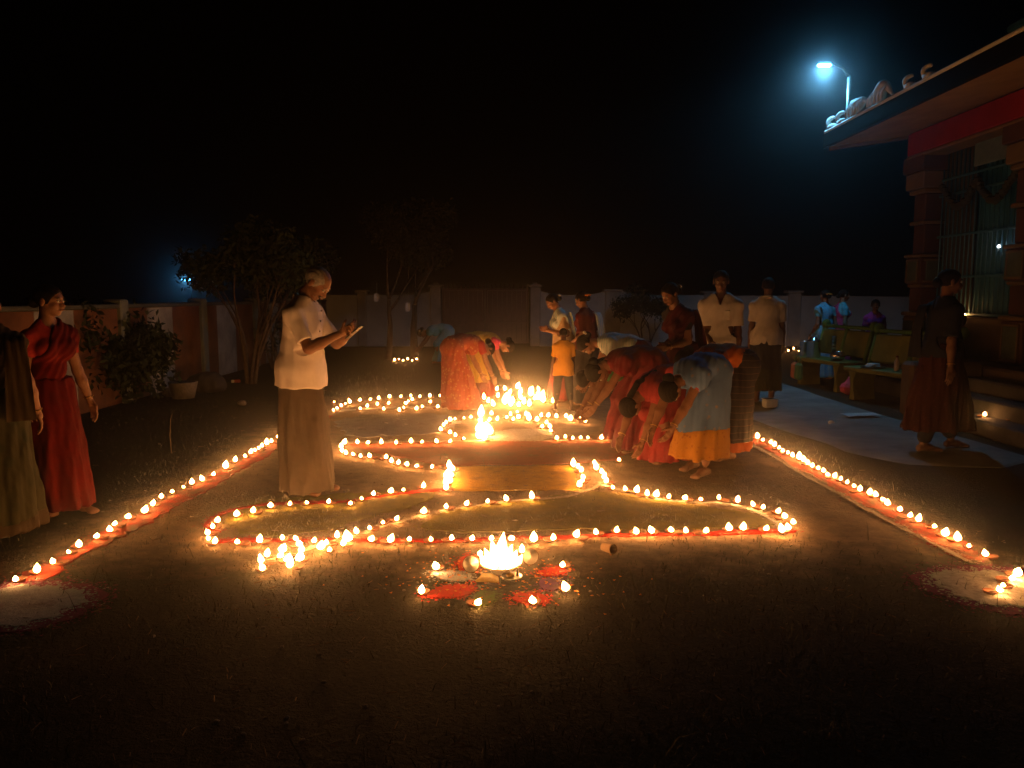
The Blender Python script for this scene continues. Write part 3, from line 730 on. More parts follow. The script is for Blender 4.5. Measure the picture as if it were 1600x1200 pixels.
row([(335,550),(425,553),(548,553),(680,555),(810,545),(912,545),(1043,545),(1160,540)], K + 'in the middle cross row left of the white oval', 'lamps of the middle row', 500, 590, 5.714)
row([(970,485),(1035,475),(1090,485),(1150,480),(1205,480),(1310,483),(1375,480),(1480,487)], K + 'in the middle cross row right of the white oval', 'lamps of the right middle row', 670, 580, 4.848)
row([(1285,515),(1210,490),(1160,465),(1080,440),(1105,400),(1130,375),(1165,355),(1205,345),(1285,335),(1345,330)], K + 'on the left loop round the white oval', 'lamps of the left loop', 500, 590, 5.714)
row([(125,195),(120,270),(155,250),(190,230),(225,210),(270,200),(355,183),(447,175),(522,167),(622,153),(720,150),(810,145),(890,150),(980,147),(1070,143),(1142,123),(360,255),(420,235),(510,218),(615,208),(570,260),(708,272),(750,248),(765,210),(790,190),(825,175),(860,257),(915,237),(982,197),(1050,240),(1410,112)],
    K + 'in the far rows beyond the pale grey patch', 'lamps of the far rows', 500, 590, 5.714)
row([(515,125),(520,175),(420,190),(450,215),(490,240),(578,122),(610,155),(590,185),(575,225),(605,200),(640,215),(672,110),(690,150),(700,190),(720,225),(765,130),(770,165),(800,195),(835,125),(830,190),(870,210),(865,175),(915,135),(920,180),(940,215),(760,240),(680,245),(620,240)],
    K + 'in the brightest cluster beside the child in yellow', 'lamps of the brightest cluster', 670, 580, 4.848, .055, 2.5)
row([(475,305),(460,350),(520,345),(590,330),(620,310),(640,345),(670,290),(680,330),(740,310),(760,345),(820,350),(850,318),(905,320),(968,325),(1040,325),(1075,345),(1140,330),(1185,360),(890,370),(920,400),(925,430),(860,400)],
    K + 'in the arc behind the white oval', 'lamps of the arc', 670, 580, 4.848, .055, 1.4)
row([(390,320),(390,360),(370,430),(410,430),(440,400),(380,480),(420,490),(460,450),(400,460)], K + 'in the tall bright clump left of the white oval', 'lamps of the oval clump', 670, 580, 4.848, .055, 2.6)
for pt, w in (((650,135),'behind the front fire on its left'),((975,112),'behind the front fire on its right'),((310,240),'left of the front fire by the blue-grey petal'),((1295,222),'at the far right of the front fire'),((190,425),'at the tip of the long red petal'),((630,510),'by the green petal in front of the fire'),((1065,500),'by the small red petal in front of the fire'),((1325,403),'beside the purple petal')):
    row([pt], K + w, 'lamps around the front fire', 620, 830, 5)
row([(616,561),(623,559),(630,561),(637,559),(644,561),(651,559)], K + 'at the foot of the slim tree', 'lamps at the tree foot')
row([(1232,546),(1240,543),(1248,546)], K + 'at the foot of the back wall pier on the right', 'lamps at the far pier')
for px, py, lab in ((1560, 628, 'tiny lit oil lamp on the temple steps'), (1597, 634, 'tiny lit oil lamp at the right edge of the temple steps')):
    p = D(px, py, 8.25 if px < 1580 else 8.0); diya(5.10 + (px - 1560) * .004, p.y * 1.02, lab, 'lamps on the steps', .172)
p = D(1498, 424, 11.1); diya(TX - .02, 11.15, 'tiny lit oil lamp on the sill behind the temple bars', 'lamp on the sill', 1.185)
print('oil lamps', len(PLACED))

# big fire of camphor in a brass plate, with the offerings around it
brass = mat('brass', (.55, .36, .12), (.42, .26, .08), 20, .35, .9, bs=.1)
cf = G(782, 893)
fire = empty('fire_bowl', (cf.x, cf.y, -.004)); tag(fire, 'wide brass bowl with a tall bright fire at the front of the pattern', 'fire bowl')
MB().lathe([(.05, 0), (.06, .02), (.105, .045), (.115, .055), (.10, .05), (.055, .03), (.004, .026)], 20).build('bowl', brass, fire, True)
for i, (h, w, l, x, y) in enumerate(((.19, .036, .018, .0, .01), (.155, .030, -.022, -.026, -.012), (.125, .028, .030, .034, .0), (.10, .026, -.028, -.058, .012), (.09, .026, .026, .062, .012), (.135, .026, -.008, .012, -.034),
        (.075, .022, -.03, -.082, -.006), (.07, .022, .03, .088, -.004), (.085, .022, .012, -.034, -.044), (.08, .022, -.014, .044, -.042), (.11, .024, .01, .018, .04))):
    me = flame_mesh(h, w, l); o = link('flame', me, big_flame_m, fire, True); o.location = (x, y, .03)
coco = mat('coconut_shell', (.16, .09, .05), None, 40, .95, bs=.8); cocow = mat('coconut_flesh', (.78, .74, .66), None, 12, .5, bs=.05)
for px, py, tilt, lab in ((736, 894, .9, 'white coconut half tilted against the left of the fire bowl'), (829, 882, -1.0, 'white coconut half leaning right of the fire bowl')):
    c = G(px, py); r = empty('coconut_half', (c.x, c.y, .045)); tag(r, lab, 'coconut'); r.rotation_euler = (1.05, tilt * .5, 0)
    MB().lathe([(.002, -.048), (.03, -.040), (.045, -.015), (.048, 0), (.044, .001)], 16).build('shell', coco, r, True)
    MB().lathe([(.043, .0015), (.036, .0), (.03, -.012), (.002, -.02)], 16).build('flesh', cocow, r, True)
c = G(800, 901); pl = empty('offering_plate', (c.x, c.y, -.004)); tag(pl, 'small steel plate with a cone of incense before the fire', 'plate')
MB().lathe([(.03, 0), (.055, .006), (.058, .011), (.052, .009), (.003, .004)], 18).build('plate', mat('steel', (.6, .6, .6), None, 20, .3, .9, bs=.05), pl, True)
MB().lathe([(.009, .005), (.007, .02), (.001, .05)], 8, (.03, .01, 0)).build('incense_cone', wickm, pl)
MB().lathe([(.002, .004), (.02, .008), (.022, .016), (.002, .026)], 8, (-.01, 0, 0)).build('sweet', P_YEL, pl)
c = G(760, 908); bn = empty('banana', (c.x, c.y, .008)); tag(bn, 'small ripe bananas lying in front of the fire bowl', 'bananas')
banm = mat('banana_skin', (.62, .45, .08), (.45, .30, .06), 10, .6, bs=.1)
for i in range(3):
    MB().tube([(-.055 + .01 * i, .022 * i - .02, .0), (-.02, .022 * i - .012, .008), (.02, .022 * i - .012, .008), (.055, .022 * i - .022, .0), (.065, .022 * i - .026, 0)], [.006, .016, .017, .011, .004], 8).build('fruit', banm, bn, True)

# ================================================================== PEOPLE
skin_a = mat('brown_skin', (.235, .115, .065), (.19, .09, .05), 22, .55, bs=.12, bdist=.002, spec=.4)
skin_b = mat('dark_brown_skin', (.13, .062, .038), (.10, .05, .03), 22, .55, bs=.12, bdist=.002, spec=.4)
hair_k = mat('black_hair', (.005, .004, .004), (.009, .007, .006), 60, .8, bs=.5, bdist=.003, spec=.12)
hair_g = mat('grey_hair', (.34, .32, .30), (.20, .19, .18), 70, .7, bs=.6, bdist=.003)
eyew = mat('eye_white', (.62, .60, .56), None, 3, .3, bs=0); lipm = mat('lip_skin', (.17, .055, .045), None, 20, .5, bs=0)
V3 = lambda *a: np.array(a, float)
def unit(v): return v / (np.linalg.norm(v) + 1e-12)
def ik(a, target, l1, l2, pole):
    d = target - a; L = np.linalg.norm(d); L2 = min(L, (l1 + l2) * .998); d = d / (L + 1e-9); tgt = a + d * L2
    x = (l1 * l1 - l2 * l2 + L2 * L2) / (2 * L2); hgt = math.sqrt(max(l1 * l1 - x * x, 0))
    p = pole - d * (pole @ d); p = unit(p)
    return a + d * x + p * hgt, tgt
def hand_prims(w, d, nrm, s, side, curl=.5, spread=1.0):
    """five fingered hand. w wrist, d pointing direction, nrm palm normal, side +1 when the thumb lies on the +lat side"""
    d = unit(d); nrm = unit(nrm - d * (nrm @ d)); lat = np.cross(nrm, d) * side
    R = []; k0 = w + d * .085 * s
    R.append(('c', w - d * .02 * s, w + d * .03 * s, .024 * s, .027 * s))
    for i in range(4):
        o = (i - 1.5) * .0195 * s * spread
        base = k0 - lat * o + d * (-.004 * abs(i - 1) * s)
        R.append(('c', w + d * .022 * s - lat * o * .7, base, .0145 * s, .0105 * s))
        ln = (.040, .045, .041, .032)[i] * s; dd = d; p = base; r = .0092 * s
        for j in range(3):
            a = curl * (.55, .75, .6)[j]; dd = unit(dd * math.cos(a) + nrm * math.sin(a))
            q = p + dd * ln * (1, .66, .5)[j]; R.append(('c', p, q, r, r * .88)); p = q; r *= .88
            nn = np.cross(lat, dd) ; nn = nn if nn @ nrm > 0 else -nn
            nrm_j = nn; 
            dd = dd
    tb_ = w + d * .03 * s + lat * .024 * s; t1 = tb_ + unit(d * .6 + lat * .75 + nrm * .25) * .042 * s; t2 = t1 + unit(d * .85 + lat * .2 + nrm * (.3 + curl * .4)) * .034 * s
    R += [('c', w + d * .02 * s + lat * .012 * s, tb_, .016 * s, .0135 * s), ('c', tb_, t1, .0135 * s, .0105 * s), ('c', t1, t2, .0105 * s, .0085 * s)]
    return R
EYE = MB().lathe([(.001, -.011), (.008, -.008), (.011, 0), (.008, .008), (.001, .011)], 8).mesh('eye'); EYE.materials.append(eyew)
IRIS = MB().lathe([(.001, -.0055), (.004, -.004), (.0055, 0), (.004, .004), (.001, .0055)], 8).mesh('iris'); IRIS.materials.append(hair_k)

def person(loc, face, H, label, skin=None, sex='f', bend=0., head=10., hyaw=0., handL=None, handR=None, poleL=None, poleR=None, curlL=.45, curlR=.45,
           nrmL=None, nrmR=None, feet=((.03, .10), (-.03, -.10)), crouch=0., back=None, hair=None, style='bun', wear=(), fine=1.0, flower=None, seed=1, z=0., lean=0.):
    skin = skin or skin_a; hair = hair or hair_k
    root = empty('person', (loc[0], loc[1], z), math.radians(face)); tag(root, label, 'person')
    s = H / 1.70; B = math.radians(bend); fem = sex == 'f'
    if back is None: back = .17 * math.sin(min(B, 1.6)) * s
    Pz = .93 * s - crouch
    up = lambda a: V3(math.sin(a), 0, math.cos(a)); fw = lambda a: V3(math.cos(a), 0, -math.sin(a)); lat = V3(0, 1, 0)
    pel = V3(-back, lean, Pz); wai = pel + up(B * .72) * .14 * s; che = wai + up(B * .98) * .21 * s; nek = che + up(B * 1.06) * .17 * s
    aH = math.radians(head); aN = B * .75 + aH * .25 if B > .3 else aH * .45
    hb = nek + up(aN) * .075 * s                          # skull base
    ya = math.radians(hyaw); cyw, syw = math.cos(ya), math.sin(ya)
    hu = up(aH); hf0 = fw(aH); hf = unit(hf0 * cyw + lat * syw); hl = np.cross(hu, hf)
    hc = hb + hu * .085 * s + hf * .022 * s               # head centre
    Rh = np.array([hf, hl, hu]); R1 = np.array([fw(B * .72), lat, up(B * .72)]); R2 = np.array([fw(B), lat, up(B)]); R0 = np.array([fw(B * .35), lat, up(B * .35)])
    sw = (.148 if fem else .170) * s
    sh = che + up(B) * .062 * s; SL, SR = sh + lat * sw, sh - lat * sw
    hipw = (.095 if fem else .088) * s
    HL, HR = pel + lat * hipw - up(0) * .03 * s, pel - lat * hipw - up(0) * .03 * s
    kn = []; an = []
    for hp, ft in ((HL, feet[0]), (HR, feet[1])):
        a = V3(ft[0], ft[1], .075 * s); k_, a_ = ik(hp, a, .42 * s, .41 * s, V3(1, 0, .05)); kn.append(k_); an.append(a_)
    arms = []
    for S, hand, pole, sg in ((SL, handL, poleL, 1), (SR, handR, poleR, -1)):
        if hand is None: hand = S + V3(.06, sg * .10, -.50) * s
        else: hand = V3(*hand)
        pole = V3(*pole) if pole is not None else V3(-.8, sg * .15, -.4)
        e, w = ik(S, hand, .285 * s, .245 * s, pole); arms.append((S, e, w))
    # body: one continuous surface (trunk, limbs, feet), head and hands meshed finer into the same mesh
    T = [('e', pel, R0, V3(.115, .158 if fem else .15, .13) * s), ('e', wai, R1, V3(.10, .125 if fem else .14, .15) * s), ('e', che, R2, V3(.108, .145 if fem else .165, .165) * s),
         ('c', SL, SR, .046 * s, .046 * s), ('c', nek - up(B) * .06 * s, hb + hu * .03 * s, .055 * s, .05 * s)]
    T += [('c', nek - up(B) * .005 * s + lat * sg * .03 * s, sh + lat * sg * sw * .85 + up(B) * .004 * s, .042 * s, .040 * s) for sg in (1, -1)]
    if fem: T += [('e', che + lat * sg * .07 * s + fw(B) * .085 * s - up(B) * .02 * s, R2, V3(.06, .062, .062) * s) for sg in (1, -1)]
    else: T += [('e', wai + fw(B * .7) * .03 * s, R1, V3(.10, .13, .12) * s)]
    LIMB = []
    for (S, e, w) in arms:
        LIMB += [('c', S, e, .047 * s, .037 * s), ('c', e, e + (w - e) * .35, .038 * s, .039 * s), ('c', e + (w - e) * .35, w, .039 * s, .026 * s)]
    LEG = []
    for hp, k_, a_, ft in ((HL, kn[0], an[0], feet[0]), (HR, kn[1], an[1], feet[1])):
        c_ = k_ + (a_ - k_) * .3 + V3(-.018, 0, 0) * s
        LEG += [('c', hp, k_, .088 * s, .054 * s), ('c', k_, c_, .052 * s, .054 * s), ('c', c_, a_, .054 * s, .036 * s),
                ('c', V3(a_[0] - .035 * s, a_[1], .034 * s), V3(a_[0] + .06 * s, a_[1], .04 * s), .034 * s, .032 * s), ('c', V3(a_[0] + .06 * s, a_[1], .036 * s), V3(a_[0] + .15 * s, a_[1] + .0, .021 * s), .036 * s, .020 * s)]
        for j in range(5):
            LEG.append(('c', V3(a_[0] + .14 * s, a_[1] + (j - 2) * .016 * s, .016 * s), V3(a_[0] + (.185 - .006 * abs(j - 1.5)) * s, a_[1] + (j - 2) * .018 * s, .012 * s), .011 * s, .010 * s))
    parts = [surface(T + LIMB + LEG, .0115 * fine, .025 * s)]
    hp_ = lambda f, l, u: hc + (hf * f + hl * l + hu * u) * s
    HD = [('e', hp_(-.012, 0, .032), Rh, V3(.094, .075, .082) * s), ('e', hp_(.018, 0, -.02), Rh, V3(.068, .060, .085) * s), ('e', hp_(.045, 0, -.082), Rh, V3(.036, .036, .026) * s),
          ('e', hp_(.066, 0, .028), Rh, V3(.022, .05, .016) * s), ('e', hp_(.055, .036, -.03), Rh, V3(.024, .022, .026) * s), ('e', hp_(.055, -.036, -.03), Rh, V3(.024, .022, .026) * s),
          ('c', hp_(.080, 0, .006), hp_(.102, 0, -.030), .009 * s, .014 * s), ('c', hp_(.088, .012, -.034), hp_(.088, -.012, -.034), .010 * s, .010 * s),
          ('c', hb - hu * .03 * s, hc, .05 * s, .05 * s)]
    for sg in (1, -1):
        HD += [('e', hp_(-.012, sg * .079, -.008), Rh, V3(.019, .009, .032) * s), ('e', hp_(.090, sg * .031, .008), Rh, V3(.012, .015, .010) * s, 'sub')]
    HD.append(('e', hp_(.092, 0, -.058), Rh, V3(.010, .020, .009) * s))
    parts.append(surface(HD, .0062 * fine, .016 * s))
    for (S, e, w), nr, cu, sg in ((arms[0], nrmL, curlL, 1), (arms[1], nrmR, curlR, -1)):
        d = w - e; nr = V3(*nr) if nr is not None else -lat * sg
        parts.append(surface(hand_prims(w, d, nr, s, sg, cu), .0048 * fine, .006 * s))
    body = link('body', npmesh('body', parts), skin, root)
    for sg in (1, -1):
        ey = link('eye', EYE, None, root); ey.location = hp_(.081, sg * .031, .006); ey.scale = (s, s, s)
        ir = link('iris', IRIS, None, ey); ir.location = Vector(hf * .0075)
        br = MB().tube([hp_(.086, sg * .018, .027), hp_(.088, sg * .034, .031), hp_(.078, sg * .050, .027)], [.0035 * s, .004 * s, .002 * s], 6); br.build('eyebrow', hair, root)
    MB().tube([hp_(.094, .022, -.057), hp_(.103, .0, -.055), hp_(.094, -.022, -.057)], [.003 * s, .006 * s, .003 * s], 6).build('lips', lipm, root, True)
    # hair
    hr = [('e', hp_(-.016, 0, .034), Rh, V3(.104, .084, .088) * s)]
    if style == 'bald': hr = [('e', hp_(-.020, 0, .028), Rh, V3(.100, .082, .086) * s)]
    def cut(P, f):
        q = (P - hc) @ Rh.T / s
        line = np.where(q[..., 2] > .055, (q[..., 0] - .072), q[..., 0] - (.012 + (q[..., 2] + .03) * .62))
        g = np.maximum(f, line * .8 * s)
        g = np.maximum(g, (-.075 - q[..., 2] + np.maximum(q[..., 0], -.05) * .6) * s if style != 'bun' else (-.06 - q[..., 2]) * s)
        return g + .0022 * np.sin(q[..., 1] * 300 + 30 * q[..., 2]) * s
    hp2 = [surface(hr, .0065 * fine, .012, cut)]
    if style == 'bun': hp2.append(surface([('e', hp_(-.118, 0, -.015), Rh, V3(.042, .052, .048) * s), ('c', hp_(-.08, 0, -.0), hp_(-.11, 0, -.02), .04 * s, .03 * s)], .007 * fine, .02))
    if style == 'braid':
        pts = [hp_(-.09, 0, -.04)]
        drop = V3(0, 0, -1); bk = -fw(B)
        for i in range(1, 12):
            t = i / 11; pts.append(nek + bk * (.115 + .02 * math.sin(t * 3)) * s - up(B) * (t * .42 - .06) * s + lat * .012 * math.sin(i * 2.5))
        hp2.append(surface([('c', a, b_, (.030 - .0015 * i) * s, (.028 - .0015 * i) * s) for i, (a, b_) in enumerate(zip(pts, pts[1:]))], .007 * fine, .008))
    link('hair', npmesh('hair', hp2), hair, root)
    if style == 'moustache' or style == 'bald':
        MB().tube([hp_(.084, .032, -.052), hp_(.100, .012, -.044), hp_(.102, 0, -.043), hp_(.100, -.012, -.044), hp_(.084, -.032, -.052)], [.004 * s, .009 * s, .009 * s, .009 * s, .004 * s], 7).build('moustache', hair, root, True)
    if flower is not None:
        fm = MB(); rr = random.Random(seed)
        for i in range(9):
            a = -1.2 + 2.4 * i / 8; p = hp_(-.125 - .03 * math.cos(a), .058 * math.sin(a), .02 + .012 * rr.uniform(-1, 1))
            fm.lathe([(.002, -.011), (.012, -.006), (.015, .003), (.002, .012)], 7, p)
        fm.build('flowers', flower, root, True)
    # clothing
    vfine = .0115 * fine
    for g in wear:
        kind = g['k']; m = g['m']
        if kind in ('shirt', 'blouse'):
            inf = g.get('inf', .016 if kind == 'shirt' else .010) * s; sl = g.get('sleeve', .62)
            pr = list(T[:4]) + list(T[5:])
            if g.get('hem', -.1 if kind == 'shirt' else .3) < .1:          # loose skirt of an untucked shirt
                hz_ = pel[2] + g.get('hem', -.1) * s
                pr += [('s', V3(che[0], lean, wai[2] + .27 * s), V3(pel[0] + .008 * s, lean, hz_ - .03 * s), (.085 * s + inf, .115 * s + inf), (.163 * s + inf, .198 * s + inf), 7, .04, seed * 1.1, None), ('e', pel, R0, V3(.148, .186, .16) * s)]
            for (S, e, w) in arms:
                if sl <= 1: pr.append(('c', S, S + (e - S) * sl, .036 * s if kind == 'shirt' else .045 * s, (.037 if kind == 'shirt' else .043) * s))
                else: pr += [('c', S, e, .056 * s, .046 * s), ('c', e, e + (w - e) * (sl - 1), .046 * s, .036 * s)]
            hem = g.get('hem', -.10 if kind == 'shirt' else .30) * s
            u0 = up(B * .5) if kind == 'shirt' else up(B * .9); nu = unit(nek - che)
            hp0 = pel + u0 * hem; armpts = arms
            def post(P, f, u0=u0, hp0=hp0, sl=sl, sd=seed, vneck=g.get('vneck', 0)):
                f = f + .0042 * s * wob(P * V3(1, 1, .8), 26 / s, sd) + .0035 * s * wob(P * V3(1, 1, .35), 60 / s, sd + 5)
                f = np.maximum(f, ((hp0 - P) @ u0) + .006 * np.sin(P[..., 1] * 30))
                q = (P - nek) @ nu                                     # neck opening
                f = np.maximum(f, q - .03 * s)
                f = np.maximum(f, -(_cone(P, nek + fw(B) * .012 * s, nek + nu * .16 * s + fw(B) * .03 * s, .060 * s, .085 * s)))
                if vneck:
                    fx = (P - nek) @ fw(B); ly = np.abs(P[..., 1] - lean)
                    f = np.where((fx > .0), np.maximum(f, (q + vneck * s - ly * 2.2)  if False else np.minimum(q + vneck * s - ly * 2.4, .05)), f)
                for (S, e, w) in armpts:                                # sleeve ends
                    if sl <= 1: ax_ = unit(e - S); pt = S + (e - S) * sl
                    else: ax_ = unit(w - e); pt = e + (w - e) * (sl - 1)
                    far = np.linalg.norm(P - pt, axis=-1) < .13 * s
                    f = np.where(far, np.maximum(f, (P - pt) @ ax_), f)
                return f
            o = link(g.get('n', kind), npmesh(kind, [surface(pr, vfine * .85, .03 * s, post, inf)]), m, root)
            if g.get('collar'):
                cp = []; 
                for i in range(13):
                    a = -2.55 + 5.1 * i / 12
                    cp.append(nek - nu * .0 * s + (-fw(B) * math.cos(a) * .074 + lat * math.sin(a) * .078) * s + up(B) * (.020 * math.cos(a) - .010) * s)
                cm = surface([('c', a, b_, .014 * s, .014 * s) for a, b_ in zip(cp, cp[1:])] + [('c', a + nu * .018 * s, b_ + nu * .018 * s, .009 * s, .009 * s) for a, b_ in zip(cp, cp[1:])], .0065 * fine, .012)
                link('collar', npmesh('collar', [cm]), m, o)
            if g.get('placket'):
                pk = MB()
                z0, z1 = g['placket']
                for i in range(5):
                    t = i / 4; p = nek * (1 - t) + (pel + up(B * .5) * z1 * s) * t
                for i in range(4):
                    t = .18 + .2 * i; c0 = nek + (wai - nek) * t; p = c0 + fw(B) * (.137 if t < .7 else .150) * s
                    pk.lathe([(.007 * s, -.003), (.007 * s, .004), (.001, .005)], 8, p, Matrix([list(R2[1]), list(R2[2]), list(R2[0])]).transposed())
                pk.build('buttons', g.get('bm', P_GREY), o)
            if g.get('pocket'):
                p = che + fw(B) * .121 * s + lat * .065 * s - up(B) * .02 * s
                Mx = Matrix([list(R2[0]), list(R2[1]), list(R2[2])]).transposed()
                MB().box(p, (.028, .085 * s, .10 * s), bev=.006, M=Mx).build('pocket', m, o)
        elif kind == 'skirt':
            hemz = g.get('hem', .05) * s; wz = g.get('top', 1.03) * s - crouch
            fx = (an[0][0] + an[1][0]) / 2 + .015 * s; fy = (an[0][1] + an[1][1]) / 2
            ex = abs(an[0][0] - an[1][0]) / 2
            rt = (.135 * s, .165 * s); rb = ((g.get('rb', .20) + ex * .8) * s, (g.get('rb', .20) + .03) * s)
            topz = min(wz, Pz + .11 * s * math.cos(B * .6))
            pr = [('s', V3(pel[0] + .0 * s, pel[1], topz - (.06 * s if B > .6 else 0)), V3(fx, fy, hemz), rt, rb, g.get('n_', 9), g.get('amp', .07), seed * 1.3, None),
                  ('e', pel + V3(-.012 * s, 0, -.01 * s), R0, V3(.142, .182, .155) * s)]
            if B > .6: pr.append(('e', pel + up(B * .7) * .06 * s, R1, V3(.128, .155, .16) * s))
            for (hp, k_) in ((HL, kn[0]), (HR, kn[1])): pr.append(('c', hp, k_, .105 * s, .082 * s))
            rng = g.get('range'); gi = g.get('g', 0.0) * s
            def post(P, f, sd=seed, rng=rng, gi=gi):
                f = f + .011 * s * wob(P * V3(1.3, 1.3, .28), 36 / s, sd + 3) + .006 * s * wob(P * V3(1, 1, .22), 90 / s, sd + 9) - gi
                if rng: f = np.maximum(f, np.maximum(rng[0] * s - P[..., 2], P[..., 2] - rng[1] * s - .02 * s * np.sin(P[..., 1] * 14 + sd)))
                return f
            link(g.get('n', 'skirt'), npmesh('skirt', [surface(pr, vfine, .04 * s, post)]), m, root)
        elif kind == 'pallu':
            side = g.get('side', 1); inf = .024 * s
            pr = list(T[:4]) + list(T[5:])
            S_, e_ = (SL, arms[0][1]) if side > 0 else (SR, arms[1][1])
            pr.append(('c', S_, S_ + (e_ - S_) * g.get('arm', .25), .062 * s, .058 * s))
            a_pt = S_ + up(B) * .05 * s - lat * side * .03 * s; b_pt = pel - lat * side * .12 * s + up(B * .5) * .06 * s
            dd = unit(b_pt - a_pt); nn = unit(np.cross(dd, fw(B * .9))); wd = g.get('w', .125 if B < .6 else .19) * s; cc = (a_pt + b_pt) / 2
            def post(P, f, sd=seed):
                f = f + .004 * s * np.sin(((P - cc) @ nn) * 130 / s + 3 * np.sin(P @ dd * 9)) + .003 * s * wob(P, 30 / s, sd)
                f = np.maximum(f, np.abs((P - cc) @ nn) - wd)
                return np.maximum(f, -(_cone(P, nek + fw(B) * .012 * s, nek + unit(nek - che) * .16 * s, .066 * s, .09 * s)))
            link('pallu', npmesh('pallu', [surface(pr, vfine * .85, .03 * s, post, inf)]), m, root)
            if B > .6: continue
            # tail of the cloth: from the shoulder down the back, hanging by its weight
            tl = g.get('tail', .62) * s; tw_ = .105 * s; n_ = 16; w_ = 9; V = []; F = []
            st = S_ + up(B) * .062 * s - lat * side * .02 * s
            p = st.copy(); dcur = unit(-fw(B) + up(B) * .15); path = [p.copy()]
            for i in range(n_):
                gdir = unit(-up(B) * math.cos(min(B, 1.3)) + V3(0, 0, -.45) - fw(B) * .02) if B < .6 else unit(lat * side * (.75 if i > 2 else .2) + V3(0, 0, -.28 - .09 * i) - up(B) * (.9 if i < 4 else .2))
                dcur = unit(dcur * .55 + gdir * .45); p = p + dcur * tl / n_
                if B < .6:
                    off = (p - (che - up(B) * .0)) @ (-fw(B)); 
                    if off < .135 * s: p = p - fw(B) * (.135 * s - off)
                path.append(p.copy())
            wdir = lat if B < .6 else unit(up(B))
            for i, q in enumerate(path):
                wi = tw_ * (.6 + .25 * i / n_)
                for j in range(w_):
                    u_ = (j / (w_ - 1) - .5) * 2
                    V.append(q + wdir * u_ * wi + (-fw(B) if B < .6 else V3(0, 0, .6)) * .014 * s * math.sin(j * 2.2 + i * .3 + seed))
            n2 = len(V); nrm_ = -fw(B) * .006 * s
            V += [v - nrm_ for v in V[:n2]]
            for i in range(n_):
                for j in range(w_ - 1):
                    a = i * w_ + j; F.append((a, a + 1, a + w_ + 1, a + w_)); F.append((n2 + a, n2 + a + w_, n2 + a + w_ + 1, n2 + a + 1))
            link('pallu_tail', npmesh('tail', [(np.array(V), np.array(F))]), g.get('tm', m), root)
        elif kind == 'trousers':
            pr = [T[0]]
            for (hp, k_, a_) in ((HL, kn[0], an[0]), (HR, kn[1], an[1])):
                a2 = k_ + (a_ - k_) * g.get('len', .93); pr += [('c', hp, k_, .098 * s, .078 * s), ('c', k_, a2, .076 * s, .062 * s)]
            def post(P, f, sd=seed): return f + .004 * s * wob(P, 40 / s, sd)
            link(g.get('n', 'trousers'), npmesh('trousers', [surface(pr, vfine, .03 * s, post, .004)]), m, root)
        elif kind == 'bangles':
            for (S, e, w) in arms:
                d = unit(w - e); a0 = unit(np.cross(d, V3(.3, .2, 1))); b0_ = np.cross(d, a0); c_ = e + (w - e) * .9
                ring = [c_ + (a0 * math.cos(t) + b0_ * math.sin(t)) * .034 * s for t in np.linspace(0, 6.2832, 15)]
                MB().tube(ring, .004 * s, 6).build('bangle', m, root, True)
    return dict(root=root, hands=[a[2] for a in arms], s=s)

fab = lambda n, c, c2=None, sc_=7: mat('cloth_' + n, c, c2, sc_, .88, bs=.25, bdist=.004, spec=.15)
gold = mat('gold', (.6, .4, .12), None, 10, .3, .9, bs=0)
W_SHIRT = fab('white_polo', (.80, .73, .71), (.72, .65, .63)); W_SHIRT2 = fab('white_shirt', (.62, .60, .58), (.52, .50, .48)); LUNGI = fab('beige_lungi', (.115, .088, .066), (.085, .066, .05))
RED = fab('red_sari', (.105, .0035, .0025), (.07, .003, .002)); RED2 = fab('dark_red', (.32, .03, .025), (.24, .022, .02)); MAROON = fab('maroon', (.22, .024, .034), (.15, .02, .025))
DMAR = fab('deep_maroon', (.075, .013, .018), (.05, .010, .013)); PINKRED = fab('pink_red', (.36, .045, .05), (.27, .03, .035)); DARK = fab('charcoal', (.035, .033, .04), (.025, .024, .03)); CYAN = fab('turquoise', (.12, .38, .46), (.09, .30, .38))
BLUE = floral('blue_print_sari', (.11, .20, .44), (.34, .24, .14), 13, .10); BLUEP = fab('blue_plain', (.10, .17, .36), (.08, .13, .29)); YELL = floral('mustard_border', (.44, .20, .025), (.28, .10, .02), 24, .2)
ORANGE = fab('orange', (.50, .14, .025), (.40, .10, .02)); YSHIRT = fab('yellow_shirt', (.70, .36, .04), (.60, .30, .03)); PINK = floral('pink_blouse', (.52, .05, .14), (.62, .22, .28), 40, .2)
FLOR = floral('orange_floral_sari', (.32, .065, .035), (.52, .34, .18), 22, .22, third=(.42, .16, .05)); YGREEN = floral('yellow_green_sari', (.38, .26, .05), (.16, .22, .06), 22, .2)
SKYBL = fab('sky_blue', (.14, .40, .58), (.10, .30, .46)); GREEN = fab('leaf_green', (.08, .26, .12), (.06, .20, .09)); WCY = striped('white_turquoise_stripe', (.56, .60, .60), (.16, .42, .50), 60, .5, 'X')
STRIPE = striped('dark_striped_skirt', (.022, .022, .034), (.16, .10, .08), 17, .03, 'Z'); PURPLE = fab('purple', (.26, .05, .34), (.20, .04, .26)); OLIVE = floral('olive_sari', (.035, .034, .014), (.018, .026, .012), 9, .25)
FLTOP = floral('cream_floral_top', (.42, .32, .20), (.34, .10, .06), 45, .2); DRED = floral('dark_red_print', (.036, .008, .007), (.10, .033, .022), 30, .16); NAVY = fab('navy', (.014, .017, .030)); GREYSH = fab('pale_grey_shirt', (.44, .41, .37), (.37, .34, .31))
MARI = mat('marigold', (.75, .28, .03), (.6, .18, .02), 60, .9, bs=.5); JAS = mat('jasmine', (.7, .66, .55), None, 60, .9, bs=.5)

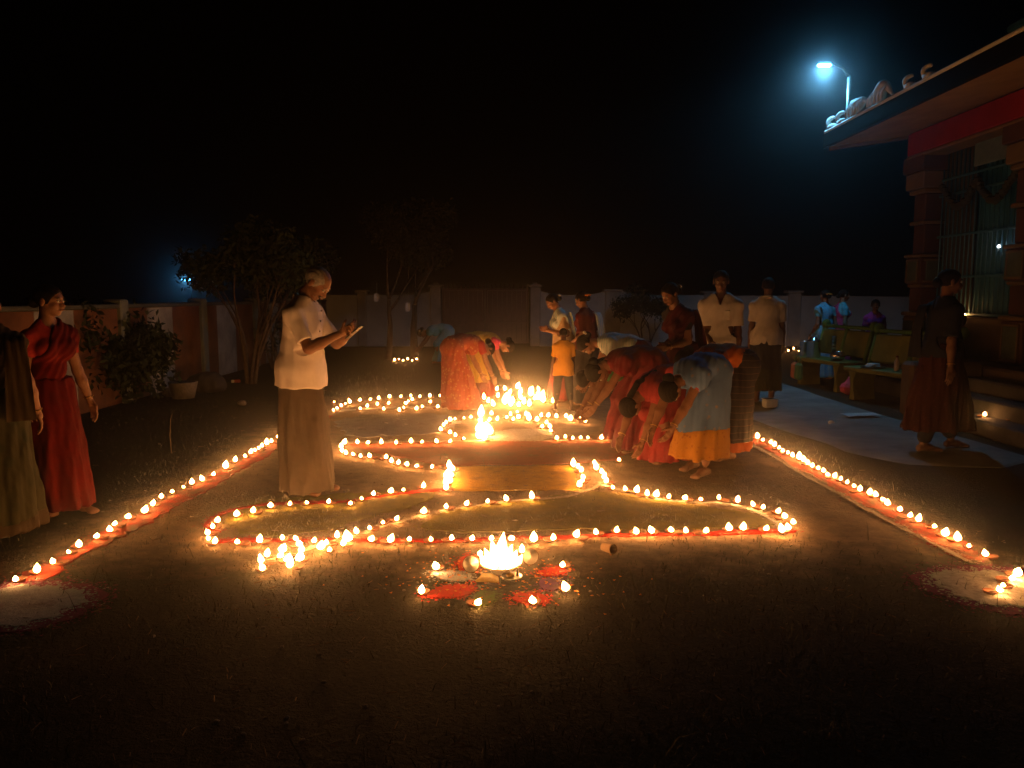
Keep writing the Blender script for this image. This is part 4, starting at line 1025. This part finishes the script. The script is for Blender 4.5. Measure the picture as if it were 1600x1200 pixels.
def sari(main, blouse, pallu=None, border=None, br=(0, .22), side=1, **k):
    k['amp'] = k.get('amp', .07) * 1.6; k.setdefault('n_', 11)
    w = [dict(k='blouse', m=blouse, hem=.22, sleeve=.5), dict(k='skirt', m=main, n='sari', **k), dict(k='pallu', m=pallu or main, side=side)]
    if border is not None: w.append(dict(k='skirt', m=border, n='border', range=br, g=.004, **k))
    w.append(dict(k='bangles', m=gold)); return w

# standing man with the phone
c = G(478, 768); f = -12
man = person(c, f, 1.71, 'white-haired man in white polo shirt and beige lungi looking down at his phone', sex='m', bend=7, head=46, hair=hair_g, style='bald',
    handL=(.36, .03, 1.195), handR=(.34, -.075, 1.205), poleL=(-.5, .9, -.9), poleR=(-.6, -.8, -.9), nrmL=(-.3, -.6, .6), nrmR=(-.3, .7, .5), curlL=.55, curlR=.6, fine=.85, seed=3,
    wear=[dict(k='shirt', m=W_SHIRT, collar=1, hem=-.125, sleeve=.78, inf=.022, placket=(0, 0)), dict(k='skirt', m=LUNGI, n='lungi', top=1.02, hem=.03, rb=.18, amp=.10, n_=6)])
ph = MB().box((0, 0, 0), (.15, .075, .009), bev=.003, M=(Matrix.Rotation(math.radians(-38), 3, 'Y')))
pho = ph.build('phone', mat('black_plastic', (.02, .02, .022), None, 9, .3, bs=0)); R_ = Matrix.Rotation(math.radians(f), 3, 'Z')
pho.location = Vector((c.x, c.y, 0)) + R_ @ Vector((.43, -.02, 1.215)); pho.rotation_euler = (0, 0, math.radians(f)); tag(pho, 'dark mobile phone held in both hands by the standing man', 'phone')

# left edge women
person(G(90, 800), -25, 1.53, 'woman in a plain red sari walking at the left of the yard', bend=4, head=6, hyaw=25, seed=4, handL=(.05, .30, .62), nrmL=(0, -1, 0), handR=(.04, -.23, .66),
       wear=sari(RED, RED2, side=1, hem=.06, rb=.19, amp=.06), feet=((.10, .09), (-.08, -.08)))
person(G(6, 835), 130, 1.50, 'woman in an olive sari cut off by the left edge of the picture', bend=4, head=5, seed=5, wear=sari(OLIVE, NAVY, fab('brown_drape', (.05, .034, .018)), side=-1, hem=.04, rb=.22, amp=.08, border=fab('brown_drape', (.05, .034, .018)), br=(0, .14)), handR=(.10, -.26, .66))
# blue-draped woman by the trees
person(G(690, 567), 178, 1.5, 'woman in a sky blue drape bending over the lamps by the trees', bend=100, head=95, crouch=.10, seed=6, handL=(.62, .10, .16), handR=(.60, -.10, .14), fine=1.35, wear=sari(SKYBL, PINKRED, CYAN, hem=.05, rb=.20))
# two women bending in the middle
person(G(722, 640), 42, 1.53, 'woman in an orange floral sari bending with her back to the viewer', bend=98, head=105, seed=7, handL=(.55, .12, .20), handR=(.52, -.14, .18), wear=sari(FLOR, RED2, FLOR, hem=.04, rb=.25, amp=.09, border=P_ORED, br=(0, .09)))
person(G(748, 622), 12, 1.5, 'woman in a pink blouse and yellow-green sari bending behind the floral one', bend=98, head=112, seed=8, handL=(.40, .12, .24), handR=(.44, -.10, .2), wear=sari(YGREEN, PINK, YGREEN, hem=.04, rb=.22, amp=.09, border=RED, br=(0, .3)))
# child and two women watching
person(G(880, 641), 100, 1.05, 'small child in a bright yellow shirt standing with back to the viewer', sex='m', head=20, style='short', seed=9, skin=skin_b, handL=(.06, .15, .50), handR=(.06, -.15, .50), wear=[dict(k='shirt', m=YSHIRT, hem=-.19, sleeve=.75, inf=.030), dict(k='trousers', m=NAVY, len=.55, n='shorts')])
person(G(878, 627), 192, 1.52, 'woman with a turquoise cloth over her shoulder looking down behind the child', bend=14, head=36, seed=10, flower=JAS, handL=(.20, .04, 1.0), handR=(.2, -.05, 1.0), wear=[dict(k='blouse', m=FLTOP, hem=-.02, sleeve=.7, inf=.016), dict(k='skirt', m=MAROON, rb=.2), dict(k='pallu', m=WCY, side=1, arm=.5, w=.11, tail=.5)])
person(G(916, 632), 140, 1.52, 'woman in a red top with flowers in her hair, standing beside the turquoise-shouldered one', bend=8, head=22, seed=11, flower=MARI, handL=(.16, .12, .85), handR=(.16, -.1, .85), wear=[dict(k='blouse', m=RED, hem=-.06, sleeve=.8, inf=.018), dict(k='skirt', m=DARK, rb=.2), dict(k='pallu', m=RED2, tm=WCY, side=-1, w=.06, tail=.55)])
# crowd bending over the lamps on the right
def bender(x, y, face, H, lab, wear, bend, head, seed, hl, hr, **k):
    return person((x, y), face, H, lab, bend=bend, head=head, seed=seed, handL=hl, handR=hr, wear=wear, **k)
bender(1.58, 6.55, 224, 1.58, 'woman in a blue printed sari with mustard lower border bending closest to the viewer', sari(BLUE, PINKRED, BLUE, border=YELL, br=(0, .40), hem=.16, rb=.21, amp=.09), 104, 118, 12, (.66, .02, .20), (.50, -.18, .24), style='bun', feet=((.10, .12), (-.08, -.10)))
bender(1.36, 7.02, 216, 1.56, 'woman in a pink-red sari bending beside the blue-saried one', sari(PINKRED, PINKRED, PINKRED, hem=.03, rb=.23, amp=.11), 112, 125, 13, (.50, .16, .05), (.56, -.04, .06), style='braid', crouch=.12)
bender(1.20, 7.48, 200, 1.56, 'woman in a maroon sari bending third from the front of the group', sari(MAROON, RED2, MAROON, hem=.04, rb=.22, amp=.1), 98, 118, 14, (.62, .02, .24), (.46, -.2, .34), style='bun')
bender(1.16, 8.05, 194, 1.50, 'woman with a leaf green drape bending in the middle of the group', sari(MAROON, GREEN, GREEN, hem=.04, rb=.21), 104, 112, 15, (.52, .16, .2), (.56, -.08, .10), style='braid', crouch=.06)
bender(1.28, 8.75, 180, 1.58, 'woman with a white and turquoise striped drape bending farthest back', sari(MAROON, NAVY, WCY, hem=.04, rb=.21), 84, 92, 16, (.60, .02, .34), (.42, -.1, .52), flower=JAS)
bender(1.96, 7.15, 206, 1.60, 'woman in an orange drape and dark striped skirt with orange hem bending at the right', sari(STRIPE, ORANGE, ORANGE, border=ORANGE, br=(0, .17), hem=.10, rb=.21, amp=.05), 92, 84, 17, (.50, .16, .52), (.54, -.12, .42))
# standing behind the crowd
person((1.78, 8.35), 212, 1.62, 'woman in a dark maroon sari standing above the bending group, looking down', bend=16, head=30, seed=18, flower=JAS, handL=(.22, .06, .95), handR=(.2, -.06, .95), wear=sari(DMAR, DARK, DMAR, hem=.04, rb=.2), skin=skin_a)
person((2.36, 8.95), 252, 1.74, 'dark-faced man in an open-collared white shirt facing the viewer', sex='m', bend=8, head=12, skin=skin_b, style='short', seed=19, handL=(.10, .215, .76), handR=(.22, -.08, .95), wear=[dict(k='shirt', m=W_SHIRT2, collar=1, hem=-.14, sleeve=.78, inf=.028, pocket=1, vneck=.09), dict(k='skirt', m=DARK, n='lungi', rb=.19, amp=.04)])
person(G(1194, 630), 72, 1.70, 'man in a pale grey shirt and dark lungi walking away toward the benches', sex='m', bend=4, head=8, skin=skin_b, style='short', seed=20, feet=((.12, .1), (-.12, -.09)), handL=(.05, .225, .76), handR=(.12, -.22, .77), wear=[dict(k='shirt', m=GREYSH, collar=1, hem=-.12, sleeve=.75, inf=.028), dict(k='skirt', m=DARK, n='lungi', hem=.20, rb=.20, amp=.06), dict(k='skirt', m=OLIVE, n='border', hem=.20, rb=.20, amp=.06, range=(0, .48), g=.003)])
# by the benches
person((5.55, 14.0), 105, 1.56, 'woman in a turquoise-blue sari with orange flowers in her bun, behind the benches', head=6, bend=3, seed=21, flower=MARI, fine=1.2, handL=(.1, .2, .8), handR=(.1, -.2, .8), wear=sari(SKYBL, CYAN, SKYBL, hem=.05, rb=.21))
person((6.05, 14.55), 5, 1.57, 'woman in a turquoise blouse and bright pink sari facing right behind the benches', head=4, bend=3, seed=22, fine=1.2, wear=sari(PINK, CYAN, PINK, hem=.05, rb=.21))
person((6.12, 13.35), 250, 1.40, 'child in a purple top behind the back of the bench', head=15, bend=4, seed=23, fine=1.2, skin=skin_b, style='braid', wear=[dict(k='shirt', m=PURPLE, hem=-.08, sleeve=.6), dict(k='skirt', m=NAVY, rb=.18)])
person(G(1462, 702), 8, 1.70, 'woman in a dark red printed long dress walking right in front of the temple', head=4, bend=3, hyaw=-15, seed=24, skin=skin_b, feet=((.22, .08), (-.20, -.08)), handR=(-.08, -.24, .74), nrmR=(0, 1, 0), handL=(.14, .18, .80),
       wear=[dict(k='blouse', m=NAVY, hem=-.04, sleeve=.9, inf=.018), dict(k='skirt', m=DRED, n='dress', hem=.20, rb=.185, amp=.10, n_=11), dict(k='trousers', m=NAVY, n='leggings', len=.88), dict(k='pallu', m=NAVY, side=1, w=.07, tail=.55), dict(k='bangles', m=gold)], style='bun')

# ================================================================== BENCHES AND SMALL THINGS
bgreen = mat('lime_green_bench_paint', (.10, .20, .035), (.06, .13, .025), 5, .7, bs=.4)
byel = mat('yellow_bench_paint', (.20, .19, .035), (.12, .12, .025), 5, .7, bs=.4)
def bench(p0, p1, label):
    """concrete park bench; p0-p1 is the front edge of the seat, the back rises on the right of it"""
    a, b_ = Vector((*p0, 0)), Vector((*p1, 0)); L = (b_ - a).length; d = (b_ - a).normalized(); s_ = Vector((-d.y, d.x, 0))
    r = empty('bench', a, math.atan2(d.y, d.x)); tag(r, label, 'bench', 'concrete benches beside the path')
    MB().box((L / 2, .22, .43), (L, .44, .07), bev=.015).build('seat', byel, r)
    for x in (.16, L - .16):
        lg = MB(); lg.prism([(-.0, -.01), (.10, -.01), (.07, .15), (.07, .28), (.12, .39), (-.04, .39), (.0, .28), (.015, .15)], .04, .40)
        o = lg.build('leg', byel, r); o.location.x = x - .04
    tilt = Matrix.Rotation(math.radians(-14), 3, 'X')
    for k in range(2):
        x0 = .04 + k * (L / 2); w = L / 2 - .08
        MB().box((x0 + w / 2, .50, .72), (w, .055, .42), bev=.02, M=tilt).build('back_panel', byel, r)
    for x in (.03, L / 2, L - .03):
        MB().tube([(x, .42, .40), (x, .47, .62), (x, .56, .96)], .035, 8).build('back_post', bgreen, r, True)
    MB().lathe([(.002, -.035), (.07, -.03), (.085, 0), (.07, .03), (.002, .035)], 14, (.03, .58, 1.0), Matrix.Rotation(math.pi / 2, 3, 'Y')).build('post_cap', bgreen, r, True)
    MB().lathe([(.002, -.035), (.07, -.03), (.085, 0), (.07, .03), (.002, .035)], 14, (L - .03, .58, 1.0), Matrix.Rotation(math.pi / 2, 3, 'Y')).build('post_cap', bgreen, r, True)
    MB().tube([(.03, .575, .97), (L - .03, .575, .97)], .03, 8).build('back_rail', bgreen, r, True)
    return r
bench((4.80, 13.45), (5.02, 12.05), 'farther lime green concrete bench with steel pots on its seat')
bench((4.82, 11.45), (5.25, 9.95), 'nearer lime green concrete bench with a tray on its seat')
stl = mat('stainless_steel', (.62, .62, .60), (.52, .52, .5), 20, .22, 1.0, bs=.03)
SEAT = .465
def on(px, y): return (px - 800) / FPX * y
o = empty('steel_canister', (4.98, 13.0, SEAT)); tag(o, 'broad steel water canister on the farther bench', 'canister')
MB().lathe([(.105, 0), (.11, .01), (.11, .26), (.114, .265), (.114, .28), (.06, .30), (.055, .33), (.004, .335)], 20).build('body', stl, o, True)
MB().tube([(-.09, 0, .28), (-.07, 0, .36), (0, 0, .39), (.07, 0, .36), (.09, 0, .28)], .006, 6).build('handle', stl, o, True)
o = empty('steel_canister', (4.93, 13.28, SEAT)); tag(o, 'narrow steel canister at the far end of the farther bench', 'canister')
MB().lathe([(.07, 0), (.075, .01), (.075, .24), (.079, .245), (.079, .255), (.004, .27)], 18).build('body', stl, o, True)
o = empty('tumbler_stack', (5.13, 12.55, SEAT)); tag(o, 'tall stack of shiny steel tumblers on the farther bench', 'tumblers')
for i in range(6):
    MB().lathe([(.032, 0), (.040, .085), (.043, .088), (.038, .086), (.03, .01)], 14, (0, 0, i * .058)).build('tumbler', stl, o, True)
o = empty('steel_bowl', (5.10, 12.32, SEAT)); tag(o, 'round steel pot beside the stack of tumblers', 'pot')
MB().lathe([(.05, 0), (.10, .03), (.12, .08), (.10, .13), (.085, .14), (.095, .15), (.08, .146), (.06, .10), (.003, .04)], 20).build('body', stl, o, True)
bagr = empty('shopping_bag', (4.72, 13.02, .09)); tag(bagr, 'orange and green shopping bag hanging from the front of the farther bench', 'bag')
MB().box((0, .09, .15), (.10, .17, .27), bev=.03, taper=.92).build('side_panel', fab('bag_orange', (.48, .16, .08)), bagr); MB().box((0, -.10, .15), (.10, .19, .27), bev=.03, taper=.92).build('side_panel', fab('bag_green', (.07, .20, .07)), bagr)
MB().tube([(0, .12, .27), (.03, .08, .40), (.03, -.08, .40), (0, -.12, .27)], .008, 6).build('handle', fab('bag_green', (.07, .20, .07)), bagr, True)
o = empty('tray', (5.08, 11.05, SEAT)); tag(o, 'steel tray with a folded white and green cloth on the nearer bench', 'tray')
MB().lathe([(.12, 0), (.165, .012), (.172, .025), (.16, .02), (.003, .006)], 22).build('dish', stl, o, True)
ct = MB()
for i in range(3): ct.box((.01 * i - .01, .012 * i, .028 + .016 * i), (.17 - .02 * i, .13, .015), rz=.3 * i, bev=.005)
ct.build('cloth', WCY, o)
o = empty('bottle', (5.20, 10.62, SEAT)); tag(o, 'small clear plastic bottle standing on the nearer bench', 'bottle')
MB().lathe([(.03, 0), (.034, .01), (.034, .13), (.014, .17), (.014, .19)], 14).build('body', mat('clear_plastic', (.5, .42, .40), None, 9, .2, bs=0), o, True); MB().lathe([(.017, .185), (.017, .21), (.002, .212)], 12).build('cap', RED, o)
o = empty('plastic_bag', (5.08, 11.85, .0)); tag(o, 'crumpled pink plastic bag on the ground between the two benches', 'bag')
pv, pq = surface([('e', V3(0, 0, .09), np.eye(3), V3(.11, .10, .10)), ('c', V3(0, 0, .15), V3(.03, .02, .24), .05, .02)], .012, .03, lambda P, f: f + .012 * wob(P, 60, 3))
link('bag', npmesh('bag', [(pv, pq)]), fab('bag_pink', (.60, .10, .16)), o)
c = G(1191, 634); o = empty('plastic_tub', (c.x + .02, c.y - .25, .012)); tag(o, 'low white plastic tub on the path by the walking man’s feet', 'tub'); o.rotation_euler.z = .2
tm_ = mat('white_plastic', (.62, .64, .62), None, 5, .4, bs=.05)
MB().box((0, 0, .055), (.17, .12, .11), bev=.015, taper=1.08).build('body', tm_, o); MB().box((0, 0, .116), (.19, .135, .012), bev=.005).build('lid', tm_, o)
c = G(1345, 651); o = MB(); V = [(i % 5 * .11 - .22, i // 5 * .07 - .1, .006 + .012 * abs(math.sin(i * 1.7))) for i in range(20)]
F = [(r * 5 + q, r * 5 + q + 1, r * 5 + q + 6, r * 5 + q + 5) for r in range(3) for q in range(4)]
o.add(V, F); o.add([(x, y, z - .004) for x, y, z in V], [f_[::-1] for f_ in F]); o = o.build('paper_sheet', paper); o.location = (c.x, c.y, .016); o.rotation_euler.z = .15; tag(o, 'torn white paper sheet lying on the path before the benches', 'paper')
c = G(1298, 664); o = link('paper_scrap', npmesh('scrap', [surface([('e', V3(0, 0, .02), np.eye(3), V3(.03, .025, .02)), ('c', V3(.01, 0, .02), V3(.05, .02, .012), .012, .006)], .006, .01, lambda P, f: f + .004 * wob(P, 160, 2))]), paper); o.location = (c.x, c.y, .012); tag(o, 'crumpled white paper scrap on the grey path', 'paper')
# left: stone tub, dark boulder, litter, rake handle
stone = mat('grey_stone', (.20, .18, .16), (.12, .11, .10), 12, .95, bs=.8, bdist=.02)
c = G(287, 622); o = empty('cement_tub', (c.x, c.y, 0)); tag(o, 'grey cement tub on the ground by the striped wall', 'tub')
MB().lathe([(.15, 0), (.20, .22), (.205, .24), (.175, .24), (.15, .10), (.003, .10)], 18).build('shell', stone, o, True)
for px, py, r_, lab in ((322, 610, .30, 'large dark boulder at the foot of the multi-stemmed tree'), (268, 618, .13, 'small pale stone beside the cement tub'), (378, 632, .06, 'fist-sized stone in the grass left of the man')):
    c = G(px, py); pv, pq = surface([('e', V3(0, 0, r_ * .35), np.eye(3), V3(r_, r_ * .8, r_ * .62)), ('e', V3(r_ * .4, .1 * r_, r_ * .3), np.eye(3), V3(r_ * .6, r_ * .6, r_ * .5))], r_ / 12, r_ * .2, lambda P, f: f + r_ * .07 * wob(P, 6 / r_, 4))
    o = link('boulder', npmesh('boulder', [(pv, pq)]), stone if r_ < .2 else mat('dark_stone', (.05, .045, .042), None, 10, .95, bs=.8), None); o.location = (c.x, c.y, 0); tag(o, lab, 'stone')
c = G(371, 598); o = MB().box((0, 0, .03), (.10, .06, .06), bev=.012).build('packet', fab('packet_red', (.42, .07, .04)), None); MB().box((-.075, 0, .028), (.05, .055, .05), bev=.01).build('torn_end', paper, o); o.location = (c.x, c.y, 0); o.rotation_euler.z = .4; tag(o, 'crushed red and white packet lying left of the man', 'packet')
c = G(268, 708); o = MB().tube([(0, 0, 0), (-.03, .05, .16), (-.035, .09, .3), (-.02, .1, .36)], [.004, .0035, .003, .002], 6).build('dry_stalk', mat('dry_stalk', (.30, .20, .11), None, 20, .9)); o.location = c; tag(o, 'single dry stalk standing in the grass left of the left lamp line', 'stalk')
# box of paper cup lying near the corner of the front row
c = G(942, 862); o = empty('paper_cup', (c.x, c.y, .03)); tag(o, 'small crumpled brown paper cup lying before the front row', 'cup'); o.rotation_euler = (1.5, 0, .7)
MB().lathe([(.022, 0), (.03, .08), (.032, .083), (.028, .08), (.02, .004), (.002, .004)], 12).build('wall', fab('kraft', (.35, .22, .12)), o, True)

# ================================================================== GRASS
gbm = mat('short_grass', (.050, .060, .020), (.085, .075, .030), 9, .8, bs=0)
def blades(n, gen, hmin, hmax, w):
    xy = gen(n); n = len(xy); a = RNG.uniform(0, 6.283, n); hgt = RNG.uniform(hmin, hmax, n) * (RNG.uniform(.3, 1, n)); ln = RNG.normal(0, .45, (n, 2)) * hgt[:, None]
    s_ = np.stack([np.cos(a), np.sin(a)], 1) * w * RNG.uniform(.6, 1.3, n)[:, None]
    z0 = np.full(n, -.022)
    A = np.column_stack([xy - s_, z0]); B_ = np.column_stack([xy + s_, z0]); mid = xy + ln * .35
    C = np.column_stack([mid - s_ * .7, z0 + hgt * .6]); D_ = np.column_stack([mid + s_ * .7, z0 + hgt * .6]); E = np.column_stack([xy + ln, z0 + hgt])
    V = np.stack([A, B_, D_, C, E], 1).reshape(-1, 3); b0_ = np.arange(n)[:, None] * 5
    return V, np.concatenate([b0_ + np.array([0, 1, 2]), b0_ + np.array([0, 2, 3]), b0_ + np.array([3, 2, 4])])
def patchy(xy, thr):
    q = np.sin(xy[:, 0] * 2.3 + 1.7 * np.sin(xy[:, 1] * 1.1)) + np.sin(xy[:, 1] * 1.9 + 1.3 * np.sin(xy[:, 0] * .9)) + RNG.normal(0, .8, len(xy))
    return xy[q > thr]
def g_all(n):
    y = 2.2 + (RNG.uniform(0, 1, n) ** 1.7) * 17; x = RNG.uniform(-1, 1, n) * (y * .72 + .4)
    xy = np.stack([x, y], 1); m = ~((x > 3.0) & (x < 4.9) & (y < 16.4)) & ~(x > 5.6) & (x > -5.4)
    inside = (np.abs(x) < 2.6) & (y > 4.8) & (y < 11)
    m &= ~inside | (RNG.uniform(0, 1, n) < .22)
    return patchy(xy[m], -.35)
def g_leaf(n):
    y = RNG.uniform(4.9, 6.0, n); x = RNG.uniform(-1.9, 1.75, n); return patchy(np.stack([x, y], 1), .1)
tag(link('grass', npmesh('grass', [blades(70000, g_all, .02, .062, .0022), blades(9000, g_leaf, .02, .05, .002), blades(1600, g_all, .08, .17, .0022)]), gbm),
    'short patchy grass on the yard', 'grass', kind='stuff')
twm = mat('straw_litter', (.22, .15, .08), (.12, .08, .045), 12, .95, bs=0)
lt = MB()
for i in range(900):
    y = 2.4 + random.random() ** 1.4 * 10; x = random.uniform(-1, 1) * (y * .66); a = random.uniform(0, 6.28); L_ = random.uniform(.015, .06)
    if 3.0 < x < 4.9: continue
    lt.tube([(x, y, -.006), (x + math.cos(a) * L_, y + math.sin(a) * L_, -.002)], random.uniform(.001, .0028), 4)
tag(lt.build('straw_litter', twm), 'bits of straw and twigs strewn over the earth', 'straw', kind='stuff')

pb = MB()
for i in range(420):
    y = 2.5 + random.random() ** 1.5 * 9; x = random.uniform(-1, 1) * (y * .66); q = random.uniform(.004, .014)
    if 3.0 < x < 4.9: continue
    pb.lathe([(q * .3, -q * .6), (q, -q * .1), (q * .8, q * .35), (q * .2, q * .6)], 6, (x, y, -.012), Matrix.Rotation(random.random() * 6, 3, 'Z') @ Matrix.Diagonal((1, random.uniform(.6, 1), random.uniform(.6, 1))))
tag(pb.build('pebbles', stone), 'small pebbles strewn over the yard', 'pebbles', kind='stuff')
pt = MB()
for i in range(260):
    a = random.uniform(0, 6.28); rr = abs(random.gauss(.30, .16)); x = cf.x + rr * 1.25 * math.cos(a); y = cf.y + rr * .9 * math.sin(a); q = random.uniform(.006, .013); b_ = random.uniform(0, 6.28)
    pt.add([(x + q * math.cos(b_ + t) * w_, y + q * math.sin(b_ + t) * w_, -.003 + h_) for t, w_, h_ in ((0, 1, .004), (1.6, .6, 0), (3.14, 1, .005), (4.7, .6, .001))], [(0, 1, 2, 3)])
tag(pt.build('flower_petals', MARI), 'loose marigold petals scattered around the front fire', 'petals', kind='stuff')

# ================================================================== SMOKY NIGHT AIR
hz = MB().box((0, 100, 5.0), (420, 620, 13.0)).build('haze', None); hz.location.z = .2
hm = bpy.data.materials.new('thin_smoke'); hm.use_nodes = True; nt = hm.node_tree
nt.nodes.remove(nt.nodes['Principled BSDF'])
pv_ = nt.nodes.new('ShaderNodeVolumePrincipled'); pv_.inputs['Color'].default_value = (.9, .9, .92, 1); pv_.inputs['Density'].default_value = .011; pv_.inputs['Anisotropy'].default_value = .972
nt.links.new(pv_.outputs[0], nt.nodes['Material Output'].inputs['Volume']); hz.data.materials.append(hm)
tag(hz, 'thin smoke and haze hanging in the night air', 'haze', kind='stuff')
